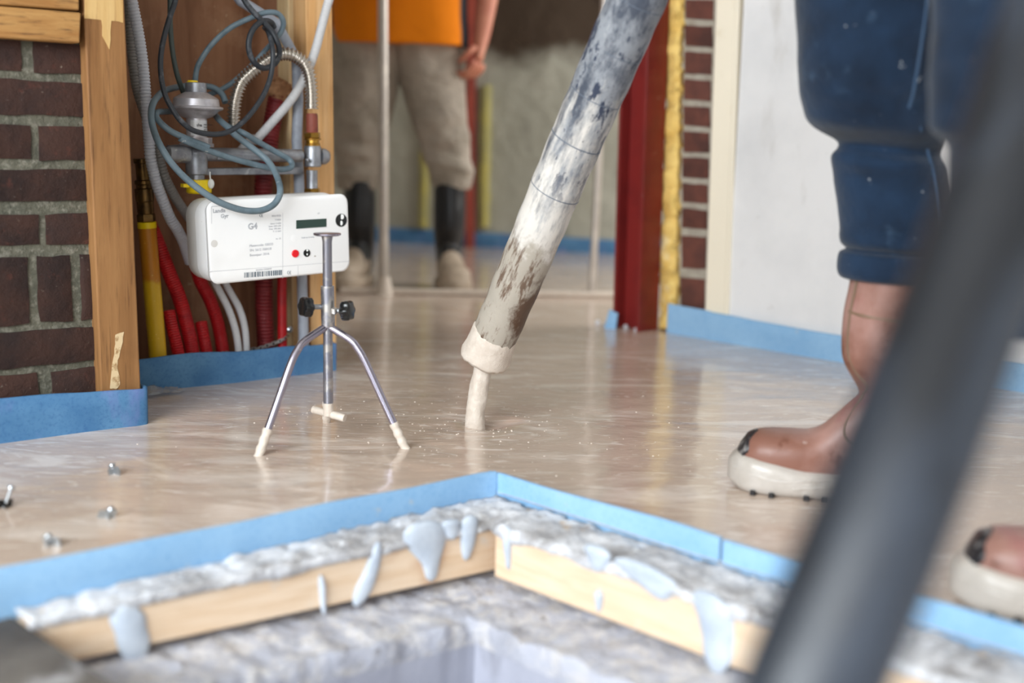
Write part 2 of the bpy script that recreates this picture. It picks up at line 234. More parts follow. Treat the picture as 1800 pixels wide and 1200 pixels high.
# ------------------------------------------------------------------ mesh helpers
ROOT = {}
class MB:
    def __init__(s): s.v = []; s.f = []; s.at = {}
    def add(s, vs, fs, **attrs):
        k = len(s.v); s.v += [tuple(map(float, q)) for q in vs]; s.f += [tuple(i + k for i in f) for f in fs]
        for a, vals in attrs.items(): s.at.setdefault(a, [0.0] * k); s.at[a] += list(vals)
        for a in s.at:
            if len(s.at[a]) < len(s.v): s.at[a] += [0.0] * (len(s.v) - len(s.at[a]))
        return s
    def slab(s, q, d):                       # quad q (4 world points) pushed through by vector d
        q = [np.array(p) for p in q]; d = np.array(d)
        return s.add(q + [p + d for p in q], [(3, 2, 1, 0), (4, 5, 6, 7), (0, 1, 5, 4), (1, 2, 6, 5), (2, 3, 7, 6), (3, 0, 4, 7)])
    def box(s, c, ax, ay, az, lx, ly, lz):
        c = np.array(c); a = np.array(ax) * lx / 2; b = np.array(ay) * ly / 2; e = np.array(az) * lz / 2
        vs = [c + a * i + b * j + e * k for k in (-1, 1) for (i, j) in ((-1, -1), (1, -1), (1, 1), (-1, 1))]
        return s.add(vs, [(3, 2, 1, 0), (4, 5, 6, 7), (0, 1, 5, 4), (1, 2, 6, 5), (2, 3, 7, 6), (3, 0, 4, 7)])
    def rings(s, rs, cap=True, **attrs):
        n = len(rs[0]); vs = [p for r in rs for p in r]; fs = []
        for i in range(len(rs) - 1):
            for j in range(n):
                a = i * n + j; b = i * n + (j + 1) % n; fs.append((a, b, b + n, a + n))
        if cap: fs += [tuple(range(n - 1, -1, -1)), tuple(range((len(rs) - 1) * n, len(rs) * n))]
        return s.add(vs, fs, **attrs)
    def lathe(s, o, ax, prof, seg=24):       # prof: (distance along ax, radius)
        o = np.array(o, float); ax = np.array(ax, float); ax /= np.linalg.norm(ax)
        t = np.cross(ax, (0, 0, 1.0) if abs(ax[2]) < .9 else (1.0, 0, 0)); t /= np.linalg.norm(t); b = np.cross(ax, t)
        return s.rings([[o + ax * h + (t * math.cos(a) + b * math.sin(a)) * max(r, 1e-5) for a in [2 * math.pi * k / seg for k in range(seg)]] for h, r in prof])
    def tube(s, pts, r, seg=12, n=None, smooth=True, step=None, cap=True, attr=None):
        P = spline(pts, n or max(8, 10 * len(pts))) if smooth else [np.array(p, float) for p in pts]
        if step: P = resample(P, step)
        L = [0.0]
        for a, b in zip(P, P[1:]): L.append(L[-1] + np.linalg.norm(b - a))
        T = [(P[min(i + 1, len(P) - 1)] - P[max(i - 1, 0)]) for i in range(len(P))]; T = [t / (np.linalg.norm(t) + 1e-9) for t in T]
        nn = np.cross(T[0], (0, 0, 1.0) if abs(T[0][2]) < .9 else (1.0, 0, 0)); nn /= np.linalg.norm(nn); rs = []; al = []
        for i, p in enumerate(P):
            nn = nn - T[i] * (nn @ T[i]); nn /= np.linalg.norm(nn); b = np.cross(T[i], nn)
            rad = r(L[i], L[i] / L[-1]) if callable(r) else r
            ring = []
            for k in range(seg):
                a = 2 * math.pi * k / seg; q = rad(a) if callable(rad) else rad
                ring.append(p + (nn * math.cos(a) + b * math.sin(a)) * q)
            rs.append(ring); al += [L[i] / L[-1]] * seg
        return s.rings(rs, cap, **({attr: al} if attr else {}))
    def blob(s, c, r, sub=2, sc=(1, 1, 1), amp=0.0, fr=3.0):
        bm = bmesh.new(); bmesh.ops.create_icosphere(bm, subdivisions=sub, radius=1)
        c = np.array(c, float)
        vs = []
        for v in bm.verts:
            d = np.array(v.co); k = 1 + amp * mnoise.noise(Vector(d * fr) + Vector(c * 9)); vs.append(c + d * k * r * np.array(sc))
        fs = [tuple(v.index for v in f.verts) for f in bm.faces]; bm.free(); return s.add(vs, fs)
    def build(s, name, m, parent=None, smooth=True, bevel=0.0, origin=None, ang=0.7, sub=0):
        me = bpy.data.meshes.new(name)
        o = bpy.data.objects.new(name, me); COL.objects.link(o)
        V = np.array(s.v)
        if parent is not None:
            base = ROOT[parent.name]; o.parent = parent
        else:
            base = np.array(origin) if origin is not None else np.array([*(V.min(0) + V.max(0))[:2] / 2, V[:, 2].min()])
            o.location = base
        ROOT[o.name] = base
        me.from_pydata((V - base).tolist(), [], s.f); me.update()
        for a, vals in s.at.items():
            at_ = me.attributes.new(a, 'FLOAT', 'POINT'); at_.data.foreach_set('value', vals)
        for mm in (m if isinstance(m, (list, tuple)) else [m]): me.materials.append(mm)
        bm = bmesh.new(); bm.from_mesh(me); bmesh.ops.recalc_face_normals(bm, faces=bm.faces); bm.to_mesh(me); bm.free()
        if smooth:
            me.polygons.foreach_set('use_smooth', [True] * len(me.polygons)); me.set_sharp_from_angle(angle=ang)
        if bevel:
            b = o.modifiers.new('bevel', 'BEVEL'); b.width = bevel; b.segments = 2; b.limit_method = 'ANGLE'; b.angle_limit = 0.6
        if sub:
            b = o.modifiers.new('sub', 'SUBSURF'); b.levels = sub; b.render_levels = sub
        return o
def spline(pts, n):
    P = [np.array(p, float) for p in pts]
    if len(P) == 2: return [P[0] + (P[1] - P[0]) * i / (n - 1) for i in range(n)]
    P = [2 * P[0] - P[1]] + P + [2 * P[-1] - P[-2]]; out = []; k = len(P) - 3
    for i in range(n):
        t = i / (n - 1) * k; j = min(int(t), k - 1); t -= j; a, b, c, d = P[j:j + 4]
        out.append(0.5 * ((2 * b) + (c - a) * t + (2 * a - 5 * b + 4 * c - d) * t * t + (3 * b - a - 3 * c + d) * t ** 3))
    return out
def resample(P, step):
    L = [0.0]
    for a, b in zip(P, P[1:]): L.append(L[-1] + np.linalg.norm(b - a))
    n = max(4, int(L[-1] / step)); out = []; j = 0
    for i in range(n + 1):
        d = L[-1] * i / n
        while j < len(L) - 2 and L[j + 1] < d: j += 1
        out.append(P[j] + (P[j + 1] - P[j]) * ((d - L[j]) / max(L[j + 1] - L[j], 1e-9)))
    return out
def tag(o, label=None, cat=None, group=None, kind=None):
    if label: o['label'] = label
    if cat: o['category'] = cat
    if group: o['group'] = group
    if kind: o['kind'] = kind
    return o
def thing(name, label, cat, loc, group=None):
    o = bpy.data.objects.new(name, None); COL.objects.link(o); o.location = loc; o.empty_display_size = 0.05
    ROOT[o.name] = np.array(loc, float); return tag(o, label, cat, group)
def corr(r, pitch, amp):                     # corrugated radius along a tube
    return lambda L, t: r * (1 + amp * .4 - amp * 2.2 * max(0.0, math.cos(2 * math.pi * L / pitch)) ** 3)
def hexnut(mb, o, ax, r, h): return mb.lathe(o, ax, [(0, r * .9), (h * .12, r), (h * .88, r), (h, r * .9)], 6)
def unit(v): v = np.array(v, float); return v / np.linalg.norm(v)

# ================================================================== STRUCTURE
# ---- floor of wet screed, open over the pit
SP = fl(835, 745)                            # where the poured stream lands
PC = np.array([-0.020, 1.738]); PU = np.array([0.766, 0.643]); PV = np.array([0.722, -0.692])     # pit corner, its two directions
PL = PC - PU * 0.96                          # left corner of the pit
PLEN = 1.9
def inpit(x, y, e=0.0):
    d = np.array([x, y]) - PC; k = np.linalg.solve(np.array([PU, PV]).T, d); return -0.96 - e < k[0] < e and -e < k[1] < PLEN + e
xs = list(np.arange(-3.4, -1.0, .2)) + list(np.arange(-1.0, 0.95, .014)) + list(np.arange(0.95, 3.5, .2))
ys = list(np.arange(-3.0, 1.0, .2)) + list(np.arange(1.0, 3.0, .014)) + list(np.arange(3.0, 6.9, .15))
def hz(x, y):
    d = math.hypot(x - SP[0], y - SP[1])
    h = 0.0016 * mnoise.noise(Vector((x * 3.1, y * 4.3, 0))) + 0.0009 * mnoise.noise(Vector((x * 9, y * 16, 3)))
    fade = max(0.0, min(1.0, (3.2 - y) / 0.8))
    a = math.atan2(y - SP[1], x - SP[0])
    h += 0.0024 * math.exp(-d / 0.10) * math.cos(2 * math.pi * d / (0.05 + 0.012 * math.sin(3 * a)) + 1.3 * math.sin(2 * a)) * (.6 + .4 * math.cos(a + .5)) + .0022 * math.exp(-d / .3) * mnoise.noise(Vector((d * 22, a * 1.3, 4)))
    h -= 0.012 * math.exp(-(math.hypot(x - SP[0] - .03, y - SP[1] - .02) / 0.05) ** 2)
    d2 = math.hypot(x + 0.42, (y - 2.25) * 1.0); h += 0.0006 * math.exp(-d2 / 0.05) * math.cos(2 * math.pi * d2 / 0.026)
    d3 = math.hypot(x + 0.30, (y - 1.78) * 1.4); h += 0.0012 * math.exp(-((d3 - .16) / .12) ** 2) * mnoise.noise(Vector((d3 * 26, math.atan2(y - 1.78, x + .3) * 1.2, 9)))
    return h * fade
bm = bmesh.new(); vg = [[bm.verts.new((x, y, 0)) for x in xs] for y in ys]
for j in range(len(ys) - 1):
    for i in range(len(xs) - 1): bm.faces.new((vg[j][i], vg[j][i + 1], vg[j + 1][i + 1], vg[j + 1][i]))
def cut(p, nrm):
    bmesh.ops.bisect_plane(bm, geom=bm.verts[:] + bm.edges[:] + bm.faces[:], plane_co=(*p, 0), plane_no=(*nrm, 0))
perp = lambda d: np.array([-d[1], d[0]])
cut(PC, perp(PU)); cut(PC, perp(PV)); cut(PL, perp(PV)); cut(PC + PV * PLEN, perp(PU))
kill = [f for f in bm.faces if inpit(*f.calc_center_median()[:2])]
bmesh.ops.delete(bm, geom=kill, context='FACES')
for v in bm.verts: v.co.z = hz(v.co.x, v.co.y)
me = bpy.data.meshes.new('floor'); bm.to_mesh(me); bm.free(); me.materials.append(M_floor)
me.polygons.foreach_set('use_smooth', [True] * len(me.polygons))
fo = bpy.data.objects.new('floor', me); COL.objects.link(fo); fo['kind'] = 'structure'

def wall(name, a, b, z0, z1, th, m, hole=None, **k):
    """straight wall from a to b (xy), thickness th to the left of a->b, with an optional opening (t0,t1,z0,z1)"""
    a = np.array([*a, 0.0]); b = np.array([*b, 0.0]); d = unit(b - a); ln = np.linalg.norm(b - a); n = np.array([-d[1], d[0], 0]) * th
    mb = MB()
    def pc(t0, t1, h0, h1): mb.slab([a + d * t0 + Z * h0, a + d * t1 + Z * h0, a + d * t1 + Z * h1, a + d * t0 + Z * h1], n)
    if hole:
        t0, t1, h0, h1 = hole
        pc(0, t0, z0, z1); pc(t1, ln, z0, z1)
        if h0 > z0: pc(t0, t1, z0, h0)
        pc(t0, t1, h1, z1)
    else: pc(0, ln, z0, z1)
    o = mb.build(name, m, smooth=False); o['kind'] = 'structure'; return o
HC = 2.6
MW = 2.069                                   # depth of the mortar plane of the left brick wall; bricks stand proud of it
bx0, bx1 = SMZ(-2.5, MW, 0), wl(166, 400, MW)
wall_left = wall('wall_left', bx0[:2], (U * (bx1 @ U) + N * MW)[:2], -0.05, HC, 0.30, M_mort)
wall('wall_window_side', SMZ(-2.5, -1.5, 0)[:2], SMZ(-2.5, MW + .3, 0)[:2], -0.05, HC, 0.12, M_plast, hole=(0.35, 2.95, 0.75, 2.25))
wall('wall_front', (1.0, -2.76), (-0.95, -2.76), -0.05, HC, 0.12, M_plast, hole=(0.25, 1.75, 0.0, 2.25))
RWE = RO + RU * 4.0
wall('wall_right_near', RWE[:2], (1.0, -2.76), -0.05, HC, -0.12 * -1, M_plast)
# white painted panel wall on the right
rA, rB = rw(1297, 545, .014), RO + RU * 4.0 + RN * .014
wr = MB(); q0 = rw(1279, 560, .014); q1 = rw(1300, 0, .014)
t0, t1 = (q0 - RO) @ RU, (q1 - RO) @ RU
zt = q1[2]; top0 = t1 + (t1 - t0) * (HC - zt) / (zt - q0[2]) * 0.0
f_ = lambda t, z: RO + RU * t + RN * .014 + Z * z
wr.slab([f_(t0, -.05), f_(4.0, -.05), f_(4.0, HC), f_(t1, HC), f_(t1, zt)][:4], RN * .12)
tag(wr.build('wall_right', M_white, smooth=False), kind='structure')
# far room
BA, BB = np.array([-2.17, 6.56]), np.array([2.23, 5.23])
mb = MB(); nb = 40
for i in range(nb):
    for j in range(26):
        pass
bd = unit([*(BB - BA), 0]); bl = np.linalg.norm(BB - BA); bn = np.array([-bd[1], bd[0], 0])
vs = []; fs = []; hh = []
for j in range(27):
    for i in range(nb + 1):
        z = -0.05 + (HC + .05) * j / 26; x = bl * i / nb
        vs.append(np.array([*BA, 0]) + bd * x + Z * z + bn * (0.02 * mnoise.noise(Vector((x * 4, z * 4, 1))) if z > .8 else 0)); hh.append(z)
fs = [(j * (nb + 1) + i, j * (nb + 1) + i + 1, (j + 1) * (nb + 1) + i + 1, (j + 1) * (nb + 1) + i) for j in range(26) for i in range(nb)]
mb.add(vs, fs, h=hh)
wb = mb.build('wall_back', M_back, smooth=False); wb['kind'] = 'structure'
so = wb.modifiers.new('thick', 'SOLIDIFY'); so.thickness = 0.1; so.offset = -1
wall('wall_far_left', (-2.17, 6.56), (-2.19, 0.95), -0.05, HC, -0.12, M_plast)
wall('wall_far_right', (2.23, 1.6), (2.23, 5.23), -0.05, HC, -0.12, M_plast, hole=(1.7, 3.3, 0.9, 2.2))
cb = MB(); cb.slab([(-3.6, -3.2, HC), (3.6, -3.2, HC), (3.6, 6.9, HC), (-3.6, 6.9, HC)], (0, 0, .1)); tag(cb.build('ceiling', M_plast, smooth=False), kind='structure')
# window frame out of the picture
wf = MB(); c_ = SMZ(-2.5, 0.15, 1.5)
for dz in (-.74, .74): wf.box(c_ + Z * dz, N, Z, U, 2.6, .06, .07)
for dm in (-1.28, 0, 1.28): wf.box(c_ + N * dm, N, Z, U, .06, 1.5, .07)
tag(wf.build('window_1', M_trim, smooth=False, bevel=.004), kind='structure')

# ---- bricks of the left wall (rows and joints measured on the photograph's wall plane)
MBK = 2.063
def brick(quad, n, depth, m, parent, jit=.003, bev=0, rough=.0028):
    q = [np.array(p) + np.array([random.uniform(-jit, jit) for _ in range(3)]) * .6 for p in quad]; sd = random.uniform(0, 99)
    nx, nz = max(4, int(np.linalg.norm(q[1] - q[0]) / .022)), max(3, int(np.linalg.norm(q[3] - q[0]) / .022)); vs = []; fs = []; mb = MB()
    ex, ez = unit(q[1] - q[0]), unit(q[3] - q[0])
    for j in range(nz + 1):
        for i in range(nx + 1):
            u_, v_ = i / nx, j / nz; p = (q[0] * (1 - u_) + q[1] * u_) * (1 - v_) + (q[3] * (1 - u_) + q[2] * u_) * v_
            e = min(u_ * nx, (1 - u_) * nx, v_ * nz, (1 - v_) * nz); f = lambda k: mnoise.noise(Vector((p[0] * 55, p[2] * 55, sd + k * 7)))
            vs.append(p + ex * f(1) * rough + ez * f(2) * rough + n * (f(3) * .0012 + (.0028 if e < .5 else 0)))
    k = (nx + 1) * (nz + 1)
    fs = [(j * (nx + 1) + i, j * (nx + 1) + i + 1, (j + 1) * (nx + 1) + i + 1, (j + 1) * (nx + 1) + i) for j in range(nz) for i in range(nx)]
    rim = [i for i in range(nx + 1)] + [(j + 1) * (nx + 1) - 1 for j in range(1, nz + 1)] + [nz * (nx + 1) + i for i in range(nx - 1, -1, -1)] + [j * (nx + 1) for j in range(nz - 1, 0, -1)]
    bk = [vs[i] + n * depth for i in rim]; R = len(rim)
    fs += [(rim[a], rim[(a + 1) % R], k + (a + 1) % R, k + a) for a in range(R)] + [tuple(range(k, k + R))]
    mb.add(vs + bk, fs); return mb.build('brick', m, parent, smooth=True, ang=1.3)
def sz(s, z, m): return U * s + N * m + Z * z
rows = [(73, 127, [-110, 40, 60, 150]), (143, 203, [-90, 152]), (220, 280, [-120, 55, 70, 158]), (297, 353, [-80, 162]), (376, 431, [-110, 68, 81, 166]),
        (450, 568, [-40, 53, 68, 128, 144, 172]), (582, 643, [-110, 175]), (655, 722, [-80, 70, 94, 182])]
sof = lambda x: wl(x, 400, MBK) @ U
for (y0, y1, js) in rows:
    za, zb = wl(80, y0, MBK)[2], wl(80, y1, MBK)[2]
    pr = [(js[i], js[i + 1]) for i in range(0, len(js), 2)]
    spans = [(wl(a, (y0 + y1) / 2, MBK) @ U, wl(b, (y0 + y1) / 2, MBK) @ U) for a, b in pr]
    s_ = spans[0][0] - .012
    for k in range(2):                        # the same course carries on out of frame
        spans.append((s_ - .2, s_)); s_ -= .212
    for (a, b) in spans: brick([sz(a, zb, MBK), sz(b, zb, MBK), sz(b, za, MBK), sz(a, za, MBK)], N, .03, M_brick, wall_left)
zt = wl(80, 73, MBK)[2] + .012; se = wl(150, 0, MBK) @ U
for r_ in range(4):
    a = se + .01 - (.11 if r_ % 2 else 0); b = se
    for k in range(4):
        brick([sz(a if k else a, zt, MBK), sz(b, zt, MBK), sz(b, zt + .055, MBK), sz(a, zt + .055, MBK)], N, .03, M_brick, wall_left) if b - a > .02 else None
        b = a - .012; a = b - .2
    zt += .067

# ---- left: timber post and battens nailed to the bricks
MP = 2.040
pb = MB(); pb.slab([wl(180, 735, MP), wl(250, 730, MP), wl(177, -1000, MP), wl(102, -1000, MP)], N * .10)
tag(pb.build('timber_post', M_post, smooth=True, bevel=.003), 'weathered brown timber post standing against the dark brick wall', 'post')
post = bpy.data.objects['timber_post']
def patch(name, pts, m, mt, par, th=.0008):
    c = sum(np.array(p, float) for p in pts) / len(pts); mb = MB(); P_ = []
    for a, b in zip(pts, pts[1:] + pts[:1]):
        for f in (0, .33, .66): p = np.array(a) * (1 - f) + np.array(b) * f; P_.append(p + np.array([random.uniform(-1.2, 1.2), random.uniform(-1.2, 1.2)]))
    fr = [wl(p[0], p[1], m - th) for p in P_]; bk = [wl(p[0], p[1], m + .001) for p in P_]; k = len(fr)
    mb.add(fr + bk, [tuple(range(k)), tuple(range(2 * k - 1, k - 1, -1))] + [(i, (i + 1) % k, k + (i + 1) % k, k + i) for i in range(k)]); return mb.build(name, mt, par, smooth=False)
M_pale = wood('pale_torn_wood', (206, 172, 116), (190, 150, 92), (150, 104, 60)); M_smear = mat('plaster_smear', (214, 190, 150), .8, layers=[dict(s=90, d=4, lo=.5, hi=.65, c=(160, 124, 82))])
patch('torn_face', [(148, -120), (214, -120), (216, 40), (196, 37), (192, 88), (180, 62), (178, 36), (149, 33)], MP, M_pale, post)['label'] = 'paler torn wood face near the top'
patch('plaster_smear', [(203, 588), (217, 584), (214, 610), (206, 634), (211, 676), (203, 684), (192, 682), (198, 640), (202, 612)], MP, M_smear, post)['label'] = 'pale plaster smear near the foot'
def plank(name, q, m, d, mt, label, cat, jag=0):
    mb = MB(); mb.slab([wl(*p, m) for p in q], N * d); return tag(mb.build(name, mt, bevel=.003), label, cat)
plank('timber_batten', [(-60, 62), (141, 76), (143, 22), (-60, 6)], 2.030, .035, M_batten, 'short knotty batten with torn lower edge, beside the post top', 'batten')
plank('splintered_plank', [(-60, 4), (140, 19), (140, -70), (-60, -85)], 2.036, .03, M_batten, 'splintered plank end above the short knotty batten', 'plank')

# ---- blue foam edge strips (thin folded sheets standing on the floor)
def strip(name, base, label, m=M_foam, th=.008, wav=.004, group=None, seedv=0.0, zlow=-.004, sub=8):
    """base: list of (point xy0, height) along the foot of the strip"""
    P = spline([p for p, h in base], sub * len(base)); Hh = spline([np.array([h, 0, 0]) for p, h in base], sub * len(base))
    rs = []
    for i, p in enumerate(P):
        t = unit((P[min(i + 1, len(P) - 1)] - P[max(i - 1, 0)]) * np.array([1, 1, 0])); nn = np.array([-t[1], t[0], 0])
        h = Hh[i][0] + wav * mnoise.noise(Vector((p[0] * 9, p[1] * 9, seedv))); of = nn * wav * 1.2 * mnoise.noise(Vector((p[0] * 6, p[1] * 6, seedv + 5)))
        b0 = np.array([p[0], p[1], zlow]); md = np.array([p[0], p[1], h * .55]) + of * .5; tp = np.array([p[0], p[1], h]) + of
        rs.append([b0, md, tp - Z * .002, tp + nn * .002, tp + nn * (th - .002), tp + nn * th - Z * .002, md + nn * th, b0 + nn * th])
    mb = MB(); mb.rings(rs)
    return tag(mb.build(name, m, ang=.9), label, 'foam strip', group)
def lw(px, py):                              # floor point
    return fl(px, py)
uL = lambda s, m: U * s + N * m
a, b = fl(0, 778), fl(255, 744)
hl = [wl(0, 700, 2.03)[2], wl(253, 682, 2.03)[2]]
sB = b @ U
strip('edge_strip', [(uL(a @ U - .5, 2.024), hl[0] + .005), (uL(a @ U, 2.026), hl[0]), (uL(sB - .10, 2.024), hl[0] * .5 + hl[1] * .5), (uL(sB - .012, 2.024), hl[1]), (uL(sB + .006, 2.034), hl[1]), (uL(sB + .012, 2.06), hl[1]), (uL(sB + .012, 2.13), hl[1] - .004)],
      'blue foam edge strip with painted-in shade at the foot of the brick wall and post', M_foam_shade, seedv=1)
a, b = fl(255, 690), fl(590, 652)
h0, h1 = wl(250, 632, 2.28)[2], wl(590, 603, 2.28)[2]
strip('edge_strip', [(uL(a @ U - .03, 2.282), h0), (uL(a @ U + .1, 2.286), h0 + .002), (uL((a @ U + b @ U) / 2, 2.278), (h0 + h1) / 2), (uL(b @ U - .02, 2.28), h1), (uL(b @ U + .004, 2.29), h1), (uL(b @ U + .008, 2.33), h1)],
      'blue foam edge strip under the gas meter in front of pipe feet', M_foam_shade, seedv=2)
a, b = rw(1170, 585), rw(1243, 598)
strip('edge_strip', [(RO + RU * ((a - RO) @ RU) + RN * .004, rw(1170, 533)[2]), (RO + RU * ((b - RO) @ RU) + RN * .006, rw(1243, 547)[2])],
      'short blue foam strip below the red brick pier', M_foam, seedv=3, wav=.002)
b = rw(1243, 598)
strip('edge_strip', [(RO + RU * ((b - RO) @ RU - .004), rw(1241, 547)[2]), (RO + RU * .6, rw(1487, 592)[2]), (RO + RU * 1.6, rw(1487, 592)[2]), (RO + RU * 3.2, .07)],
      'long pale blue foam strip along the foot of the white wall', M_foam, seedv=4, wav=.002)
bo = lambda t: np.array([*BA, 0]) + bd * t - bn * .012
strip('edge_strip', [(bo(.1), .075), (bo(1.6), .075), (bo(3.0), .07), (bo(4.4), .07)], 'blurred blue foam strip along the far concrete wall', M_foam_shade, seedv=6, wav=.002)
# scraps of foam beside the red column
sm = thing('foam_scrap', 'torn blue foam scraps and white crumbs at the red column foot', 'foam scrap', fl(1075, 576))
c1 = fl(1074, 577); mb = MB(); mb.slab([c1 + [-.02, 0, -.002], c1 + [.012, -.01, -.002], c1 + [.016, -.01, .045], c1 + [-.008, 0, .055]], (0.004, .008, 0)); mb.build('foam_piece', M_foam, sm, bevel=.002)
mb = MB()
for (px, py, r_) in ((1050, 570, .008), (1062, 573, .006), (1112, 572, .013), (1100, 577, .007), (1118, 582, .007)): mb = MB(); mb.blob(fl(px, py) + Z * r_ * .6, r_, 2, amp=.5); mb.build('crumb', M_crust, sm)

# ---- niche behind the meter
MBB = 2.47
bb = MB(); bb.slab([SMZ(.80, MBB, -.02), SMZ(1.40, MBB, -.02), SMZ(1.40, MBB, 1.6), SMZ(.80, MBB, 1.6)], N * .018)
tag(bb.build('backing_board', M_ply, bevel=.001), 'stained brown plywood board behind the gas pipes and cables', 'board')
sq = [wl(549, 625, 2.300), wl(593, 622, 2.300), wl(577, -220, 2.300), wl(514, -220, 2.300)]
sq = [wl(547, 640, 2.325), wl(592, 636, 2.325), wl(571, -1000, 2.325), wl(522, -1000, 2.325)]
mb = MB(); mb.slab(sq, N * .055); tag(mb.build('timber_stud', M_stud, bevel=.002), 'orange-toned timber stud on the open side of the meter niche', 'stud')
mb = MB(); mb.slab([wl(515, 642, 2.40), wl(525, 640, 2.40), wl(511, -1000, 2.40), wl(492, -1000, 2.40)], N * .05); tag(mb.build('pale_batten', M_cream, bevel=.002), 'thin pale batten between the plywood and the orange stud', 'batten')

# ---- conduits, cables and pipes in the niche: traced as (px, py, depth)
def path(pts): return [wl(*p) for p in pts]
def conduit(name, pts, r, pitch, amp, m, label, cat='conduit', group=None, extra=None, seg=12):
    mb = MB(); mb.tube(path(pts), corr(r, pitch, amp), seg, n=60, step=pitch / 6, attr='along')
    return tag(mb.build(name, m, ang=1.5), label, cat, group)
def lift(L):                                 # runs that leave the top of the frame carry on up the wall
    x, y, m = L[0]; k = (x - L[1][0]) / (L[1][1] - y)
    return ([(x + k * d * .3, y - d, m) for d in (2100, 1400, 700)] if y <= -260 and abs(k) < .4 else []) + list(L)
c1s = lambda L, dx=220, dy=0: [(dx + x / 4.4445, dy + y / 4.4445, m) for x, y, m in lift(L)]
c2s = lambda L: [(220 + x / 4.138, 230 + y / 4.138, m) for x, y, m in L]
c5s = lambda L: [(230 + x / 3.636, 370 + y / 3.636, m) for x, y, m in L]
conduit('flexible_conduit', c1s([(20, -500, 2.27), (30, -200, 2.27), (52, 0, 2.27), (92, 200, 2.27), (125, 400, 2.27), (148, 600, 2.27), (163, 800, 2.27), (180, 1000, 2.275), (190, 1130, 2.28)]) +
        c2s([(185, 200, 2.28), (225, 370, 2.285), (280, 520, 2.29), (330, 640, 2.30), (375, 710, 2.31), (420, 800, 2.33), (470, 950, 2.36)]), .0108, .0062, .10, M_cond, 'light grey ribbed conduit hanging just inside the timber post')
conduit('flexible_conduit', c1s([(0, -500, 2.36), (10, -200, 2.36), (22, 0, 2.36), (40, 250, 2.36), (62, 500, 2.355), (95, 700, 2.35), (160, 900, 2.34), (235, 1080, 2.33)]) +
        c2s([(228, 100, 2.325), (275, 300, 2.32), (345, 450, 2.325), (400, 540, 2.34), (470, 640, 2.36)]), .0098, .0062, .10, M_condd, 'darker grey ribbed conduit half hidden behind the light grey one')
conduit('flexible_conduit', c1s([(1680, -300, 2.26), (1640, -120, 2.26), (1592, 0, 2.26), (1550, 150, 2.27), (1490, 380, 2.277), (1440, 520, 2.279), (1380, 650, 2.279), (1290, 790, 2.279), (1170, 930, 2.30), (1030, 1085, 2.33)]) +
        c2s([(930, 60, 2.35), (870, 110, 2.36), (800, 200, 2.37)]), .0095, .0050, .06, M_condw, 'pale ribbed conduit slanting down from the stud top behind the tee fitting')
conduit('grey_pipe', c1s([(700, -260, 2.36), (800, -100, 2.36), (890, 0, 2.35), (1010, 55, 2.34), (1120, 120, 2.33), (1230, 240, 2.32), (1315, 390, 2.31), (1355, 560, 2.303), (1352, 760, 2.303), (1345, 1000, 2.303), (1340, 1150, 2.303)]) +
        [(525, 300, 2.303), (528, 400, 2.303), (531, 500, 2.303), (534, 600, 2.304), (535, 655, 2.304)], .0115, .5, 0, M_pvc, 'smooth grey plastic pipe arching past the bellows hose to the floor', 'pipe')
# white pair below the meter
for i, (pts, lab) in enumerate((([(500, 300, 2.34), (530, 440, 2.33), (575, 530, 2.325), (625, 630, 2.32), (665, 750, 2.315), (685, 860, 2.312), (692, 960, 2.312), (694, 1020, 2.312)], 'white ribbed conduit under the meter, nearer the red conduits'),
                               ([(570, 300, 2.345), (595, 440, 2.34), (640, 530, 2.335), (690, 620, 2.33), (722, 720, 2.325), (735, 820, 2.32), (738, 940, 2.316), (738, 1010, 2.316)], 'white ribbed conduit under the meter, nearer the dark red duct'))):
    conduit('flexible_conduit', c5s(pts), .0076, .0046, .08, M_condw, lab)
# red conduits
reds = [([(110, 60, 2.40), (180, 230, 2.375), (245, 400, 2.365), (310, 560, 2.358), (355, 720, 2.352), (385, 860, 2.35), (400, 1020, 2.35)], .0150, 'long red ribbed conduit slanting down beside the yellow gas pipe'),
        ([(243, 640, 2.36), (258, 720, 2.352), (285, 830, 2.345), (308, 940, 2.342), (318, 1020, 2.342)], .0128, 'short cut red conduit stub beside the yellow gas pipe'),
        ([(400, 300, 2.40), (440, 440, 2.39), (505, 570, 2.385), (550, 700, 2.38), (575, 820, 2.378), (590, 930, 2.376), (598, 1010, 2.376)], .0140, 'long red ribbed conduit coming down behind the meter beside white conduits'),
        ([(448, 712, 2.36), (462, 790, 2.35), (480, 880, 2.345), (494, 960, 2.342), (500, 1020, 2.342)], .0128, 'short cut red conduit stub in the middle of the red row')]
for pts, r_, lab in reds: conduit('red_conduit', c5s(pts), r_, .0050, .06, M_redc, lab, 'conduit')
conduit('red_conduit', c5s([(975, 250, 2.36), (966, 440, 2.355), (966, 600, 2.35), (968, 760, 2.35), (970, 900, 2.35), (970, 960, 2.35)]), .0105, .0042, .02, M_redc, 'smooth bright red conduit right of the dark red duct', 'conduit')
dd_ = thing('ribbed_duct', 'wide dark red ribbed duct behind the meter, stuffed with brown packing', 'duct', wl(470, 640, 2.39))
mb = MB(); mb.tube(path([(488, 168, 2.40), (480, 210, 2.40), (472, 260, 2.40), (463, 330, 2.395), (463, 420, 2.39), (464, 520, 2.388), (467, 600, 2.386), (469, 650, 2.386)]), corr(.0195, .0078, .07), 18, n=60, step=.0016); mb.build('duct_tube', M_dred, dd_, ang=1.5)
mb = MB()
for k, (x, y) in enumerate(((492, 152), (484, 158), (500, 156), (490, 166))): mb.blob(wl(x, y, 2.395), .017, 3, amp=.6, fr=2)
mb.build('packing', M_pack, dd_)
